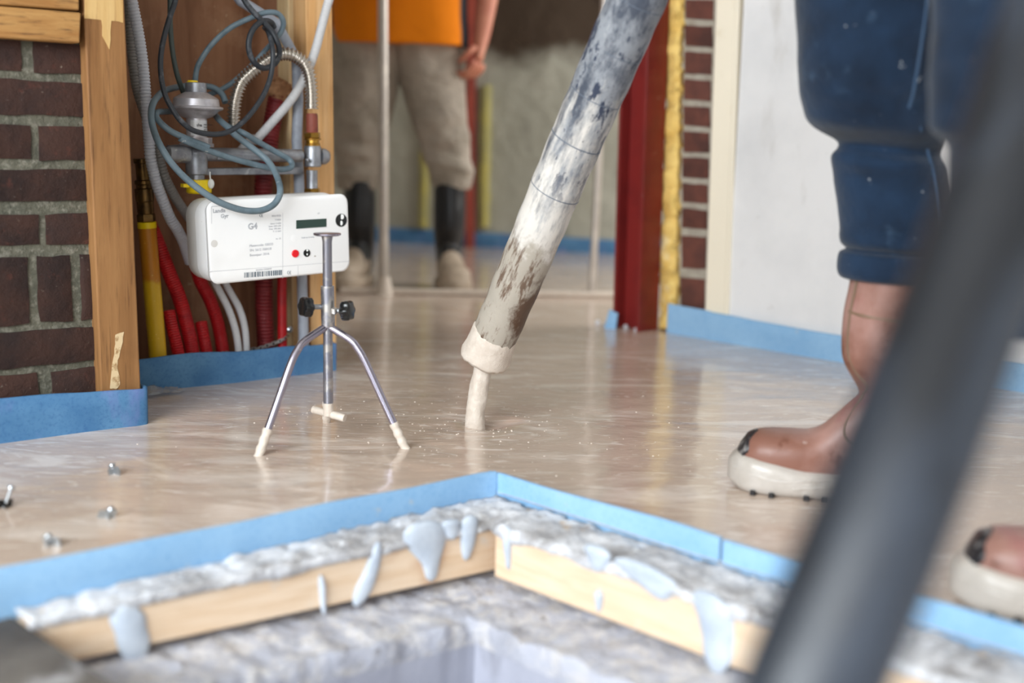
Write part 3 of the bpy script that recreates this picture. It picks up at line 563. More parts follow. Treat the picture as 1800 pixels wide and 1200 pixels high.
# yellow gas pipe with brass fittings
yp = thing('gas_pipe', 'yellow coated gas pipe with tarnished brass fittings beside the post', 'gas pipe', wl(280, 640, 2.33))
top, bot = wl(258, 392, 2.33), wl(280, 655, 2.33); ax = unit(top - bot); LP = np.linalg.norm(top - bot)
mb = MB(); mb.tube([bot, bot + ax * LP * .5, top], .0178, 24, n=40, attr='along'); mb.build('pipe', M_yel, yp)
mb = MB(); mb.lathe(top - ax * .010, ax, [(0, .018), (.001, .0188), (.012, .0188), (.013, .016)], 28); mb.build('collar', M_yelb, yp)
mb = MB(); hexnut(mb, top + ax * .003, ax, .0185, .016); mb.lathe(top + ax * .019, ax, [(0, .0155), (.004, .0165), (.024, .0165), (.026, .0185), (.05, .0185), (.052, .0150), (.058, .0150), (.06, .0175), (.066, .0175), (.068, .013), (.10, .013), (.102, .016), (.11, .016)], 24); mb.build('fitting', M_brassd, yp)

# ---- gas manifold: regulator, tee, rail
MR = 2.255
gm = thing('gas_manifold', 'grey gas pipe manifold with tee fitting and ball end above the meter', 'pipe manifold', wl(440, 300, MR))
pl_, pr_ = wl(330, 272, MR), wl(534, 275, MR); axm = unit(pr_ - pl_)
mb = MB(); mb.lathe(wl(292, 270, MR), axm, [(0, .012), (.004, .0165), (.02, .018), (.045, .018), (.05, .0135), (.30, .0135)], 24); mb.build('manifold_pipe', M_galv, gm)
rx = 345.5; yb = wl(346, 318, MR); up = unit(wl(345, 250, MR) - yb)
mb = MB(); mb.lathe(yb, up, [(0, .0155), (.012, .0155), (.014, .0215), (.05, .0215), (.053, .0195), (.056, .0195)], 24); mb.build('union_fitting', M_galv, gm)
tc_ = wl(550, 293, MR)
upt = unit(wl(549, 240, MR) - tc_)
mb = MB(); mb.lathe(tc_, upt, [(0, .0165), (.002, .0182), (.040, .0182), (.044, .0165)], 24); mb.build('tee', M_galv, gm)
mb = MB(); cb_ = wl(570, 275, MR); mb.lathe(wl(562, 275, MR), unit(wl(600, 275, MR) - wl(562, 275, MR)), [(0, .0165), (.004, .0175), (.012, .0172), (.019, .013), (.023, .006), (.024, 0)], 24); mb.build('end_cap', M_galv, gm)
mb = MB(); pn = wl(541, 281, MR - .02); mb.lathe(pn, -N, [(-.004, .0035), (.003, .0035), (.004, .002), (.0035, .0018), (.0, .0016)], 12); mb.build('test_nipple', M_galv, gm)
low = wl(549, 343, MR); 
mb = MB(); mb.lathe(low - upt * .012, upt, [(0, .0125), (.014, .0125), (.016, .0118), (.065, .0118)], 20); mb.build('meter_stub', M_galv, gm)
mb = MB(); mb.lathe(low + upt * .002, upt, [(0, .0185), (.0025, .0190), (.004, .016)], 24); hexnut(mb, low + upt * .004, upt, .0178, .011); mb.build('brass_nut', M_brass, gm)
t2 = tc_ + upt * .044
mb = MB(); mb.lathe(t2, upt, [(0, .016), (.005, .0165), (.006, .0145), (.012, .0145), (.0125, .0185), (.0155, .0190), (.016, .016)], 24); hexnut(mb, t2 + upt * .016, upt, .0178, .012); mb.build('brass_nut', M_brass, gm)
mb = MB(); mb.slab([wl(350, 308, MR + .02), wl(534, 306, MR + .02), wl(534, 294, MR + .02), wl(350, 296, MR + .02)], N * .03); mb.build('bracket_rail', M_galv, gm, bevel=.001)
mb = MB(); mb.slab([wl(383, 281, MR - .015), wl(470, 281, MR - .015), wl(470, 275, MR - .015), wl(383, 272, MR - .015)], N * .002); mb.build('stamp_plate', M_galv, gm, bevel=.0008)

bh = thing('bellows_hose', 'ribbed stainless gas hose arching over with a brown red end sleeve', 'hose', wl(548, 190, MR))
pa = path(c1s([(845, 1000, 2.30), (845, 950, 2.30), (850, 860, 2.295), (868, 750, 2.29), (910, 640, 2.285), (990, 560, 2.28), (1070, 500, 2.275), (1160, 440, 2.27), (1240, 420, 2.265), (1320, 435, 2.26), (1395, 490, 2.257), (1435, 570, MR), (1452, 680, MR), (1456, 780, MR), (1457, 850, MR)]))
mb = MB(); mb.tube(pa, lambda L, t: .0124 * (1 + .18 * math.sin(2 * math.pi * L / .0076)), 18, n=80, step=.0076 / 8); mb.build('bellows', M_bellow, bh, ang=2)
mb = MB(); mb.lathe(t2 + upt * .026, upt, [(0, .0122), (.002, .0128), (.038, .0124), (.042, .0108)], 24); mb.build('sleeve', M_rust, bh)

rg = thing('pressure_regulator', 'round cast metal gas pressure regulator with yellow cap on top', 'regulator', yb + up * .05)
o_ = wl(346, 258, MR); k_ = np.linalg.norm(wl(346, 148, MR) - o_) / 110.0      # metres per pixel up the axis
R_ = lambda px: px * k_
pr = [(R_(0), R_(31)), (R_(6), R_(31)), (R_(6.5), R_(28)), (R_(17), R_(28))]
mb = MB(); mb.lathe(o_, up, pr, 6); mb.build('hex_base', M_cast, rg)
mb = MB(); mb.lathe(o_, up, [(R_(12), R_(18)), (R_(50), R_(18)), (R_(53), R_(27)), (R_(60), R_(36)), (R_(64), R_(40)), (R_(66), R_(46)), (R_(67.5), R_(47)), (R_(70), R_(47)), (R_(71), R_(45)), (R_(72), R_(41)), (R_(84), R_(39.5)), (R_(87), R_(36)), (R_(94), R_(23)), (R_(96), R_(19.5))], 40); mb.build('body', M_cast, rg)
mb = MB(); mb.lathe(o_, up, [(R_(95), R_(18.5)), (R_(110), R_(18.5)), (R_(112), R_(18)), (R_(113), R_(16))], 32); mb.build('cap', M_galv, rg)
mb = MB(); mb.lathe(o_ + up * R_(111) - U * R_(6), up, [(0, R_(11)), (R_(2), R_(11)), (R_(3), R_(9)), (R_(5), R_(8.5))], 24); mb.build('yellow_plug', M_yelb, rg)
mb = MB(); ring = [[o_ + up * R_(h) + (U * math.cos(a) + N * math.sin(a)) * R_(18.4) for a in np.linspace(-2.6, -.5, 14)] for h in (20, 47)]
mb.add(ring[0] + ring[1], [(i, i + 1, i + 15, i + 14) for i in range(13)]); lb = mb.build('type_label', M_label, rg)
def text(body, s, pos, size, m, parent, x=U, y=Z, al='LEFT', name='lettering', ext=.0002, off=0.0, outline=0):
    c = bpy.data.curves.new(name, 'FONT'); c.body = body; c.size = size; c.extrude = ext; c.align_x = al; c.resolution_u = 3
    if outline: c.fill_mode = 'NONE'; c.extrude = 0; c.bevel_depth = outline; c.bevel_resolution = 0
    c.offset = off; c.materials.append(m); o = bpy.data.objects.new(name, c); COL.objects.link(o)
    z = np.cross(x, y); b = ROOT[parent.name]; p = np.array(pos) - b; o.parent = parent; ROOT[o.name] = b
    o.matrix_local = Matrix(((x[0], y[0], z[0], p[0]), (x[1], y[1], z[1], p[1]), (x[2], y[2], z[2], p[2]), (0, 0, 0, 1)))
    me_ = bpy.data.meshes.new_from_object(o.evaluated_get(bpy.context.evaluated_depsgraph_get())); bpy.data.objects.remove(o)
    o = bpy.data.objects.new(name, me_); COL.objects.link(o); o.parent = parent; ROOT[o.name] = b
    o.matrix_local = Matrix(((x[0], y[0], z[0], p[0]), (x[1], y[1], z[1], p[1]), (x[2], y[2], z[2], p[2]), (0, 0, 0, 1)))
    return o
fp = lambda px, py: o_ + up * R_(258 - py) - N * R_(18.9) + U * R_(px - 346) * 1.0
text('sha', 0, fp(337, 222) , .009, M_black, rg, y=up)
for i, t_ in enumerate(('DN5 200mbar', 'Serial', '2015 NL')): text(t_, 0, fp(351, 219.5 + i * 4.4), .0032, M_black, rg, y=up)

# yellow cap + seal below the union
yc = thing('pipe_cap', 'bright yellow plastic cap hanging below the left pipe union', 'cap', wl(350, 342, MR))
mb = MB(); mb.lathe(wl(350, 340, MR), up, [(0, .022), (.003, .025), (.022, .025), (.024, .0235), (.027, .0235), (.028, .02)], 30); mb.box(wl(325, 326, MR - .01), U, N, Z, .012, .014, .007); mb.build('cap_ring', M_yelb, yc)
mb = MB(); mb.blob(wl(371, 323, MR - .028), .0072, 3, sc=(.9, .5, 1.35)); mb.tube([wl(370, 316, MR - .028), wl(369, 308, MR - .028), wl(369, 302, MR - .027)], .0013, 8); mb.build('seal', M_seal, yc)['label'] = 'white plastic seal tag'

# ---- cables
def cable(name, pts, r, m, label, d0=0.0):
    mb = MB(); mb.tube(path(pts), r, 12, n=14 * len(pts)); return tag(mb.build(name, m), label, 'cable')
cable('dark_cable', c1s([(400, -420, 2.20), (398, -150, 2.20), (392, 0, 2.20), (350, 130, 2.195), (302, 300, 2.19), (278, 450, 2.19), (282, 600, 2.185), (312, 740, 2.175), (368, 850, 2.165), (435, 945, 2.16), (525, 1015, 2.16), (640, 1045, 2.165), (760, 1043, 2.17), (860, 1000, 2.17), (962, 910, 2.175), (1065, 770, 2.18), (1130, 620, 2.19), (1153, 480, 2.195), (1150, 370, 2.20), (1120, 255, 2.225), (1088, 215, 2.250)]), .0052, M_cabled, 'dark scuffed cable hanging in a big U in front of the regulator')
cable('dark_cable', c1s([(820, -400, 2.24), (870, -150, 2.235), (932, 0, 2.23), (985, 75, 2.225), (1055, 150, 2.22), (1140, 235, 2.215), (1190, 330, 2.21), (1205, 420, 2.215), (1165, 500, 2.22), (1090, 532, 2.22), (1020, 500, 2.215), (972, 415, 2.21), (968, 310, 2.21), (1010, 215, 2.212), (1080, 165, 2.22), (1140, 175, 2.235), (1165, 215, 2.24)]), .0058, M_cabled, 'dark cable knotted in a small loop at the upper right')
cable('dark_cable', c1s([(330, -420, 2.30), (350, -150, 2.30), (352, 0, 2.295), (352, 180, 2.29), (368, 380, 2.285), (400, 560, 2.285), (442, 690, 2.29), (480, 780, 2.31)]), .0052, M_cableg, 'dark green cable dropping straight down to the regulator cap')
cable('grey_cable', c1s([(550, 690, 2.29), (550, 600, 2.285), (575, 500, 2.28), (670, 355, 2.27), (815, 222, 2.26), (980, 140, 2.245), (1100, 98, 2.235), (1190, 105, 2.235), (1235, 165, 2.24), (1225, 235, 2.25), (1180, 300, 2.26), (1095, 395, 2.31), (1000, 500, 2.325), (870, 620, 2.335), (760, 695, 2.34), (650, 740, 2.345)]), .0056, M_cable, 'blue-grey cable arching from the regulator top to the small loop')
cable('grey_cable', c1s([(782, 800, 2.30), (760, 740, 2.31), (700, 690, 2.325), (620, 672, 2.335), (500, 672, 2.335), (400, 682, 2.325), (300, 715, 2.27), (225, 795, 2.215), (203, 900, 2.19), (225, 1020, 2.17)]) +
      c2s([(252, 100, 2.135), (330, 225, 2.12), (430, 335, 2.112), (560, 440, 2.10), (700, 525, 2.095), (850, 575, 2.095), (980, 580, 2.095), (1075, 540, 2.095), (1122, 470, 2.10), (1125, 400, 2.115), (1095, 310, 2.15), (1035, 215, 2.18), (920, 120, 2.20), (800, 30, 2.215)]) + c1s([(820, 1010, 2.22), (730, 930, 2.26), (690, 880, 2.33)]), .0064, M_cable, 'thick blue-grey cable whose loop hangs over the meter front')
cable('grey_cable', c1s([(400, 870, 2.33), (300, 872, 2.28), (248, 880, 2.22), (252, 930, 2.195), (350, 1020, 2.18), (500, 1090, 2.175), (650, 1150, 2.175)]) +
      c2s([(400, 55, 2.175), (550, 120, 2.175), (700, 175, 2.18), (850, 220, 2.185), (1000, 258, 2.19), (1130, 280, 2.195), (1210, 262, 2.20), (1195, 210, 2.21), (1100, 155, 2.215), (960, 75, 2.22), (860, 15, 2.225)]) + c1s([(800, 985, 2.27), (730, 930, 2.335)]), .0060, M_cable, 'blue-grey printed cable crossing flat in front of the manifold')

# ---- gas meter
MF, MK = 2.125, 2.235
cs = [(wl(x, y, MF) @ U, wl(x, y, MF)[2]) for x, y in ((368, 357), (612, 338), (616, 478), (368, 498))]
ms0 = (cs[0][0] + cs[3][0]) / 2; ms1 = (cs[1][0] + cs[2][0]) / 2
tilt = math.atan2((cs[1][1] - cs[0][1] + cs[2][1] - cs[3][1]) / 2, ms1 - ms0)
MU = unit(U * math.cos(tilt) + Z * math.sin(tilt)); MV = unit(Z * math.cos(tilt) - U * math.sin(tilt))
mc = U * (ms0 + ms1) / 2 + N * MF + Z * (sum(c[1] for c in cs) / 4); mw = (ms1 - ms0) / math.cos(tilt); mh = ((cs[0][1] - cs[3][1]) + (cs[1][1] - cs[2][1])) / 2
gmt = thing('gas_meter', 'white gas meter with dark display and red button mounted in the niche', 'gas meter', mc - Z * mh / 2 + N * .05)
def rrect(w_, h_, r_, m, seg=6):
    out = []
    for (cx, cy, a0) in ((w_ / 2 - r_, h_ / 2 - r_, 0), (-w_ / 2 + r_, h_ / 2 - r_, 90), (-w_ / 2 + r_, -h_ / 2 + r_, 180), (w_ / 2 - r_, -h_ / 2 + r_, 270)):
        for k in range(seg + 1):
            a = math.radians(a0 + 90 * k / seg); out.append(mc + MU * (cx + r_ * math.cos(a)) + MV * (cy + r_ * math.sin(a)) + N * (m - MF))
    return out
def shell(prof, name, m):
    mb = MB(); mb.rings([rrect(mw - 2 * i_, mh - 2 * i_, max(r_, .004), m_) for m_, i_, r_ in prof]); return mb.build(name, m, gmt, ang=.5)
shell([(MK, .006, .03), (MK - .012, 0, .034), (MK - .05, -.001, .034), (MK - .058, .001, .034)], 'back_housing', M_meterb)
shell([(MK - .056, .004, .032), (MK - .057, -.002, .035), (MK - .075, 0, .033), (MK - .084, .005, .028), (MK - .085, .008, .026)], 'rear_shell', M_meter)
shell([(MK - .084, .0085, .022), (MK - .096, .0085, .022)], 'groove', M_groove)
shell([(MK - .094, .002, .022), (MK - .098, 0, .020), (MF + .004, -.0005, .019), (MF + .001, .002, .018), (MF, .005, .016)], 'front_cover', M_meter)
def mp(px, py, d=0.0):                       # a point on the meter's face plane
    dr = ray(px, py); t = ((mc + N * -d - C0) @ N) / (dr @ N); return C0 + dr * t
def mplate(name, pts, d0, d1, m, bev=0):
    mb = MB(); mb.slab([mp(*p, d1) for p in pts], N * (d1 - d0)); return mb.build(name, m, gmt, bevel=bev)
mplate('display', [(521, 402), (574, 398.5), (574, 384), (521, 387)], -.001, .0008, M_lcd)
def disc(name, px, py, r_, m, h=.001, seg=28):
    mb = MB(); mb.lathe(mp(px, py, -.0005), -N, [(0, r_), (h * .8, r_), (h, r_ * .92)], seg); return mb.build(name, m, gmt)
b1 = disc('optical_port', 599.5, 387, .0136, M_black, .0012); disc('red_button', 518.5, 445.5, .0078, M_redb, .0030); disc('black_button', 539, 444.5, .0078, M_black, .0020); disc('blank_button', 516.5, 418.5, .0078, M_meter, .0006)
for px, py, d_, r_, kz in ((601, 381, .0016, .0045, 1.2), (600, 392, .0016, .0028, 1.8), (540, 440, .0024, .0022, 1), (540, 447, .0024, .0014, 1.6)):
    mb = MB(); mb.blob(mp(px, py, d_), r_, 2, sc=(1, .15, kz)); mb.build('icon', M_wink, gmt)
disc('screw_cap', 376.5, 428, .0070, M_meterb, .0007)
mb = MB()
for (x0, y0, x1, y1) in ((366, 477.5, 497, 468), (497, 468, 614, 459), (497, 489, 497, 374), (372, 393, 372, 363), (372, 363, 400, 361), (524, 487, 524, 467)):
    a, b = mp(x0, y0, .0001), mp(x1, y1, .0001); t = unit(b - a); q = np.cross(t, N) * .0004; mb = MB(); mb.slab([a - q, b - q, b + q, a + q], N * .0003); mb.build('panel_line', M_groove, gmt)
mb = MB(); xb = 429.5; rb = random.Random(3)
while xb < 496:
    w_ = rb.choice((.8, 1.2, 1.8, 2.4)); yy = 482.5 - (xb - 429) * 0.072
    mb.slab([mp(xb, yy + 5.5, .0003), mp(xb + w_, yy + 5.4, .0003), mp(xb + w_, yy - 3.6, .0003), mp(xb, yy - 3.5, .0003)], N * .0004); xb += w_ + rb.choice((.8, 1.0, 1.6))
mb.build('barcode', M_inkd, gmt)
TX = lambda b_, px, py, sz_, m=M_ink, al='LEFT', **k: text(b_, 0, mp(px, py, .0003), sz_, m, gmt, MU, MV, al, **k)
TX('Landis', 374, 374, .0105, outline=.0003); TX('Gyr', 388, 383, .0105, outline=.0003)
TX('G4', 436, 403, .0165, outline=.0005)
TX('Metercode: G0232', 438.5, 434, .0068); TX('SN: 5612 768418', 439, 442, .0068); TX('Bouwjaar: 2016', 439, 450.5, .0068)
for i, t_ in enumerate(('Qmax  6 m3/h', 'Qmin  0,04 m3/h', 'Pmax  500 mbar', 'V  1,2 dm3')): TX(t_, 494, 393 + i * 4.6, .0040, al='RIGHT')
TX('M16 0122', 494, 380, .0050, al='RIGHT'); TX('T10058', 494, 387, .0044, al='RIGHT'); TX('tm -25', 494, 420, .0042, al='RIGHT')
TX('0232056 12768418', 450, 476, .0044, M_ink); TX('m3', 558, 376, .004); TX('Druk op de knop', 530, 419, .0042)
def ce(px, py, r_, m):
    mb = MB()
    for k, cx in enumerate((px, px + r_ * 1.15 * 900)):
        mb.tube([mp(cx, py, .0003) + MU * math.cos(a) * r_ + MV * math.sin(a) * r_ for a in np.linspace(math.pi / 2, math.pi * 1.5, 9)], r_ * .13, 6, n=12)
    c = mp(px + r_ * 1.15 * 900, py, .0003); mb.tube([c - MU * r_, c - MU * r_ * .2], r_ * .13, 6, n=3); mb.build('lettering', m, gmt)
ce(459, 378.5, .0030, M_inkd); ce(508, 479, .0034, M_inkd)

# ---- perforated straps
def pstrap(name, pts, w_, label, nh, screw=None):
    P = path(pts); root = thing(name, label, 'strap', P[0] - Z * .01)
    L = resample(spline(P, 60), .0015); n = len(L); mb = MB(); rs = []
    top, bo_ = [], []
    for i, p in enumerate(L):
        ww = w_ * (.62 + .38 * abs(math.sin(math.pi * i / n * nh)))
        rs.append([p + Z * ww / 2, p - Z * ww / 2, p - Z * ww / 2 + N * .001, p + Z * ww / 2 + N * .001])
    mb.rings(rs); mb.build('band', M_strap, root, ang=.9)
    mb = MB()
    for k in range(nh):
        i = int((k + .5) / nh * n); mb.lathe(L[i] - N * .0004, -N, [(0, w_ * .24), (.0005, w_ * .24)], 12)
    mb.build('hole', M_black, root)
    if screw is not None:
        mb = MB(); mb.lathe(screw, -N, [(-.01, .003), (0, .0075), (.003, .0075), (.006, .004)], 16); mb.build('screw', M_zinc, root)
pstrap('perforated_strap', [(338, 628, 2.325), (352, 627, 2.322), (368, 624, 2.318), (384, 622, 2.322), (401, 619, 2.345)], .0085, 'perforated steel strap across the feet of the red conduits', 6)
pstrap('perforated_strap', [(440, 614, 2.350), (455, 612, 2.345), (470, 607, 2.340), (485, 602, 2.335), (500, 595, 2.330), (508, 588, 2.345)], .0085, 'perforated steel strap with screw across the dark red duct foot', 7, wl(509, 579, 2.345))
# crumpled clear film at the foot of the niche strip
mb = MB(); c_ = fl(280, 693); g = 14; vs = []
for j in range(g):
    for i in range(g):
        p = c_ + U * (i / (g - 1) - .5) * .085 + N * (j / (g - 1) - .6) * .05
        vs.append(p + Z * (.006 + .010 * abs(mnoise.noise(Vector((i * .45, j * .45, 2)))) + .012 * math.exp(-((i - 4) / 3) ** 2 - ((j - 7) / 4) ** 2)))
mb.add(vs, [(j * g + i, j * g + i + 1, (j + 1) * g + i + 1, (j + 1) * g + i) for j in range(g - 1) for i in range(g - 1)])
fi = tag(mb.build('plastic_film', M_film), 'crumpled clear plastic film on the floor at the post foot', 'plastic film')

# ================================================================== LEVELLING TRIPOD
fL, fR = fl(455, 800), fl(712, 787); mid = (fL + fR) / 2; dd = fR - fL; ln = np.linalg.norm(dd); pn_ = np.array([-dd[1], dd[0], 0]) / ln
tc0 = mid + pn_ * ln * .289; f3 = tc0 + unit([tc0[0], tc0[1], 0]) * ln * .577; TY = tc0[1]
tp = thing('levelling_tripod', 'small steel levelling tripod with black knobs standing in wet screed', 'tripod', (tc0[0], tc0[1], 0))
A_ = lambda px, py: at(px, py, TY)
rt, rb_ = A_(575, 412), A_(577.5, 726); axr = unit(rt - rb_); ppm = np.linalg.norm(rt - rb_) / 314
mb = MB(); mb.lathe(rb_, axr, [(0, 8.2 * ppm), (314 * ppm - .012, 8.2 * ppm), (314 * ppm, 10.5 * ppm)], 20); mb.build('rod', M_rod, tp)
mb = MB(); mb.lathe(rt - axr * .002, axr, [(0, .020), (.0015, .0232), (.004, .0232), (.0045, .022)], 36); mb.build('top_plate', M_chrome, tp)
s0, s1 = A_(577, 574), A_(575.5, 503)
mb = MB(); mb.lathe(s0, unit(s1 - s0), [(0, 11 * ppm), (.002, 11.6 * ppm), (.018, 12.2 * ppm), (.040, 11.6 * ppm), (71 * ppm, 11.6 * ppm)], 24); mb.blob(A_(588, 546) - np.array([0, .004, 0]), .007, 2, amp=.4); mb.build('sleeve', M_rod, tp)
def knob(px, py, px0, py0, dy):
    a, b = A_(px0, py0), A_(px, py) + np.array([0, dy, 0]); d = unit(b - a)
    mb = MB(); mb.lathe(a - d * .004, d, [(0, .0045), (.02, .0045), (.021, .0032), (np.linalg.norm(b - a) + .008, .0032)], 14); o = mb.build('clamp_screw', M_zinc, tp)
    mb = MB(); t = unit(np.cross(d, Z)); q = np.cross(d, t); rs = []
    for h, k in ((-.004, .55), (-.003, .85), (0, 1), (.010, 1), (.013, .9), (.014, .6)):
        rs.append([b + d * h + (t * math.cos(a_) + q * math.sin(a_)) * .0165 * k * (1 + .10 * math.cos(6 * a_)) for a_ in np.linspace(0, 2 * math.pi, 48, endpoint=False)])
    mb.rings(rs); mb.build('knob', M_black, tp)
knob(546, 537, 566, 539, -.016); knob(606, 545, 588, 546, -.006)
# T-shaped foot bar caked in screed
ta, tb = A_(548, 722) + np.array([0, .012, 0]), A_(608, 732) - np.array([0, .012, 0])
mb = MB(); mb.tube([ta, (ta + tb) / 2, tb], .0066, 14, n=12); mb.lathe(rb_ - axr * .004, axr, [(0, 9.6 * ppm), (.014, 9.4 * ppm), (.022, 8.6 * ppm)], 16); mb.build('foot_bar', M_scr, tp)
def leg(foot, kpx, kpy, seedn):
    nonlocal_mb = MB()
def legs(foot, knee, start):
    P = [start, start + (knee - start) * .75, knee - (knee - start) * 0.08 + (foot - knee) * .05, knee + (foot - knee) * .16, foot + (knee - foot) * .5, foot]
    mb = MB(); mb.tube(P, .0066, 16, n=60); o = mb.build('leg', M_chrome, tp)
    e = foot + (knee - foot) * .24; mb = MB(); mb.tube([e, foot * .5 + e * .5, foot - unit(knee - foot) * .004], lambda L, t: .0078 + .0008 * math.sin(L * 400), 14, n=14); mb.build('caked_foot', M_scr, o)
st = A_(576, 570)
kl = A_(531, 603); kr = A_(629, 603)
# bend the knees into each leg's own vertical plane
def inplane(k, foot):
    d = unit((foot - tc0) * np.array([1, 1, 0])); r = abs((k - tc0)[0] / d[0]) if abs(d[0]) > .3 else .05; return np.array([*(tc0 + d * r)[:2], k[2]])
kl2, kr2 = inplane(kl, fL), inplane(kr, fR); rr = (np.linalg.norm((kl2 - tc0)[:2]) + np.linalg.norm((kr2 - tc0)[:2])) / 2
kl2[2] += (kl2[1] - TY) * -.06; kr2[2] += (kr2[1] - TY) * -.06
legs(fL, kl2, st - Z * .002); legs(fR, kr2, st - Z * .002)
k3 = tc0 + unit((f3 - tc0) * np.array([1, 1, 0])) * rr; k3[2] = (kl2[2] + kr2[2]) / 2; legs(f3, k3, st - Z * .002)

# ================================================================== FROTH ON THE SCREED
mb = MB(); rf = random.Random(11); n_ = 0
while n_ < 260:
    a = rf.uniform(0, 6.283); d = abs(rf.gauss(0, .22)) + .04; x, y = SP[0] + math.cos(a) * d * 1.25, SP[1] + math.sin(a) * d * 1.05
    if rf.random() < .12: x, y = rf.gauss(-.42, .05), rf.gauss(2.25, .03)
    if inpit(x, y, .03) or (U[0] * x + U[1] * y < 1.5 and N[0] * x + N[1] * y > 2.0): continue
    r_ = rf.choice((.0006, .0008, .0010, .0015)); c = np.array([x, y, hz(x, y)]); n_ += 1
    mb.add([c + np.array([math.cos(k * 1.047) * r_ * 1.4, math.sin(k * 1.047) * r_ * 1.4, -.0003]) for k in range(6)] + [c + np.array([math.cos(k * 1.047) * r_ * .8, math.sin(k * 1.047) * r_ * .8, r_ * .6]) for k in range(6)], [(k, (k + 1) % 6, 6 + (k + 1) % 6, 6 + k) for k in range(6)] + [(6, 7, 8, 9, 10, 11)])
tag(mb.build('screed_froth', M_bub), 'tiny pale froth bubbles on the wet screed around the pour', 'froth', kind='stuff')

# ================================================================== POURING HOSE + STREAM
hz_ = thing('pouring_hose', 'cement smeared grey hose pouring screed onto the floor', 'hose', at(851, 633, 2.17))
hp = [at(853, 628, 2.17), at(920, 470, 2.10), at(985, 312, 2.03), at(1050, 160, 1.97), at(1119, 0, 1.90), at(1185, -150, 1.84), np.array([.42, 1.62, 1.22]), np.array([.50, 1.36, 1.44]), np.array([.66, 1.10, 1.36]), np.array([.86, .96, 1.0]), np.array([.98, .90, .45]), np.array([1.15, .98, .07]), np.array([1.5, 1.15, .046]), np.array([2.0, 1.4, .046])]
def hrad(L, t): return .0415 + min(.0035, L * .006) + .0006 * math.sin(L * 90)
mb = MB(); P_ = resample(spline(hp, 200), .012); Lt = np.cumsum([0] + [np.linalg.norm(b - a) for a, b in zip(P_, P_[1:])])
mb.tube(P_, hrad, 40, smooth=False, cap=True)
top_i = 0.92
al = []
for l in Lt: al += [max(0.0, 1 - l / top_i)] * 40
mb.at['along'] = al; rng_ = [2 * math.pi * k / 40 for k in range(40)]
mb.at['tx'] = [.043 * math.cos(a) for l in Lt for a in rng_]; mb.at['ty'] = [.043 * math.sin(a) for l in Lt for a in rng_]; mb.at['tl'] = [float(l) for l in Lt for a in rng_]
mb.at['brown'] = [float(max(0, 1 - abs(l - .13) / .15) * max(0, .25 + (np.array(mb.v[i * 40 + k]) - P_[i]) @ (CX * .8 - CY * -.3 + fw * 0) / .043 * .75)) for i, l in enumerate(Lt) for k in range(40)]
mb.build('hose_tube', M_hose, hz_, ang=1.2)
# thin wrap bands seen along the hose
for l in (.36, .45, .54, .62, .70, .78, .86):
    i = int(np.searchsorted(Lt, l)); p = P_[i]; t = unit(P_[i + 1] - P_[i - 1]); tilt_ = unit(t + .10 * U)
    mb = MB(); mb.lathe(p, tilt_, [(-.0010, hrad(l, 0) * .985), (-.0006, hrad(l, 0) + .0006), (.0006, hrad(l, 0) + .0006), (.0010, hrad(l, 0) * .985)], 40); mb.build('wrap_band', M_band, hz_)
# screed-caked collar at the mouth
e0, e1 = at(853, 628, 2.17), at(873, 578, 2.15); ax = unit(e1 - e0); t = unit(np.cross(ax, Z)); q = np.cross(ax, t); rs = []
for h, r_ in ((.004, .030), (-.003, .040), (-.004, .0455), (.002, .0475), (.010, .0465), (.022, .0450), (.038, .0438), (.052, .0432), (.058, .0418)):
    ring = []
    for a in np.linspace(0, 2 * math.pi, 64, endpoint=False):
        v = t * math.cos(a) + q * math.sin(a)
        k = 1 + .03 * mnoise.noise(Vector(v * 5) + Vector((0, 0, h * 60)))
        ring.append(e0 + ax * (h + (.012 * mnoise.noise(Vector(v * 1.6)) if h > .05 else .004 * mnoise.noise(Vector(v * 3)))) + v * r_ * k)
    rs.append(ring)
mb = MB(); mb.rings(rs); mb.build('caked_collar', M_scr, hz_, ang=1.5)
st0, st1 = at(852, 632, 2.172) + ax * .004, SP + np.array([0, 0, -.012])
def srad(L, t):
    return lambda a: (.0165 + .0022 * t) * (1 + .12 * mnoise.noise(Vector((math.cos(a) * 1.4, math.sin(a) * 1.4, L * 38))) + .05 * mnoise.noise(Vector((math.cos(a) * 4, math.sin(a) * 4, L * 120))))
mb = MB(); mb.tube([st0, st0 * .7 + st1 * .3 + np.array([-.003, 0, 0]), st0 * .3 + st1 * .7 + np.array([-.004, 0, 0]), st1], srad, 32, n=50)
tag(mb.build('screed_stream', M_scr, ang=1.5), 'beige stream of screed falling from the hose mouth into the floor', 'screed stream')

# dark supply hose close to the lens
nh = [at(1990, -330, .82), at(1905, -100, .78), at(1850, 60, .75), at(1775, 300, .70), at(1700, 520, .66), at(1575, 850, .60), at(1445, 1165, .565), at(1320, 1440, .54), np.array([-.01, .44, .037]), np.array([-.20, .25, .036]), np.array([-.6, -.1, .036])]
mb = MB(); mb.tube(nh, .0350, 36, n=160, attr='along')
P_n = spline(nh, 160); Ln = np.cumsum([0] + [np.linalg.norm(b - a) for a, b in zip(P_n, P_n[1:])]); a36 = [2 * math.pi * k / 36 for k in range(36)]
mb.at['tx'] = [.035 * math.cos(a) for l in Ln for a in a36]; mb.at['ty'] = [.035 * math.sin(a) for l in Ln for a in a36]; mb.at['tl'] = [float(l) for l in Ln for a in a36]
tag(mb.build('supply_hose', M_nhose), 'dark dusty hose close to the lens crossing the lower right corner', 'hose')

# ================================================================== PIT FORMWORK
def pp(k, l, z): return np.array([*(PC + PU * k + PV * l), z])          # k <= 0 along the left edge, l >= 0 along the right edge
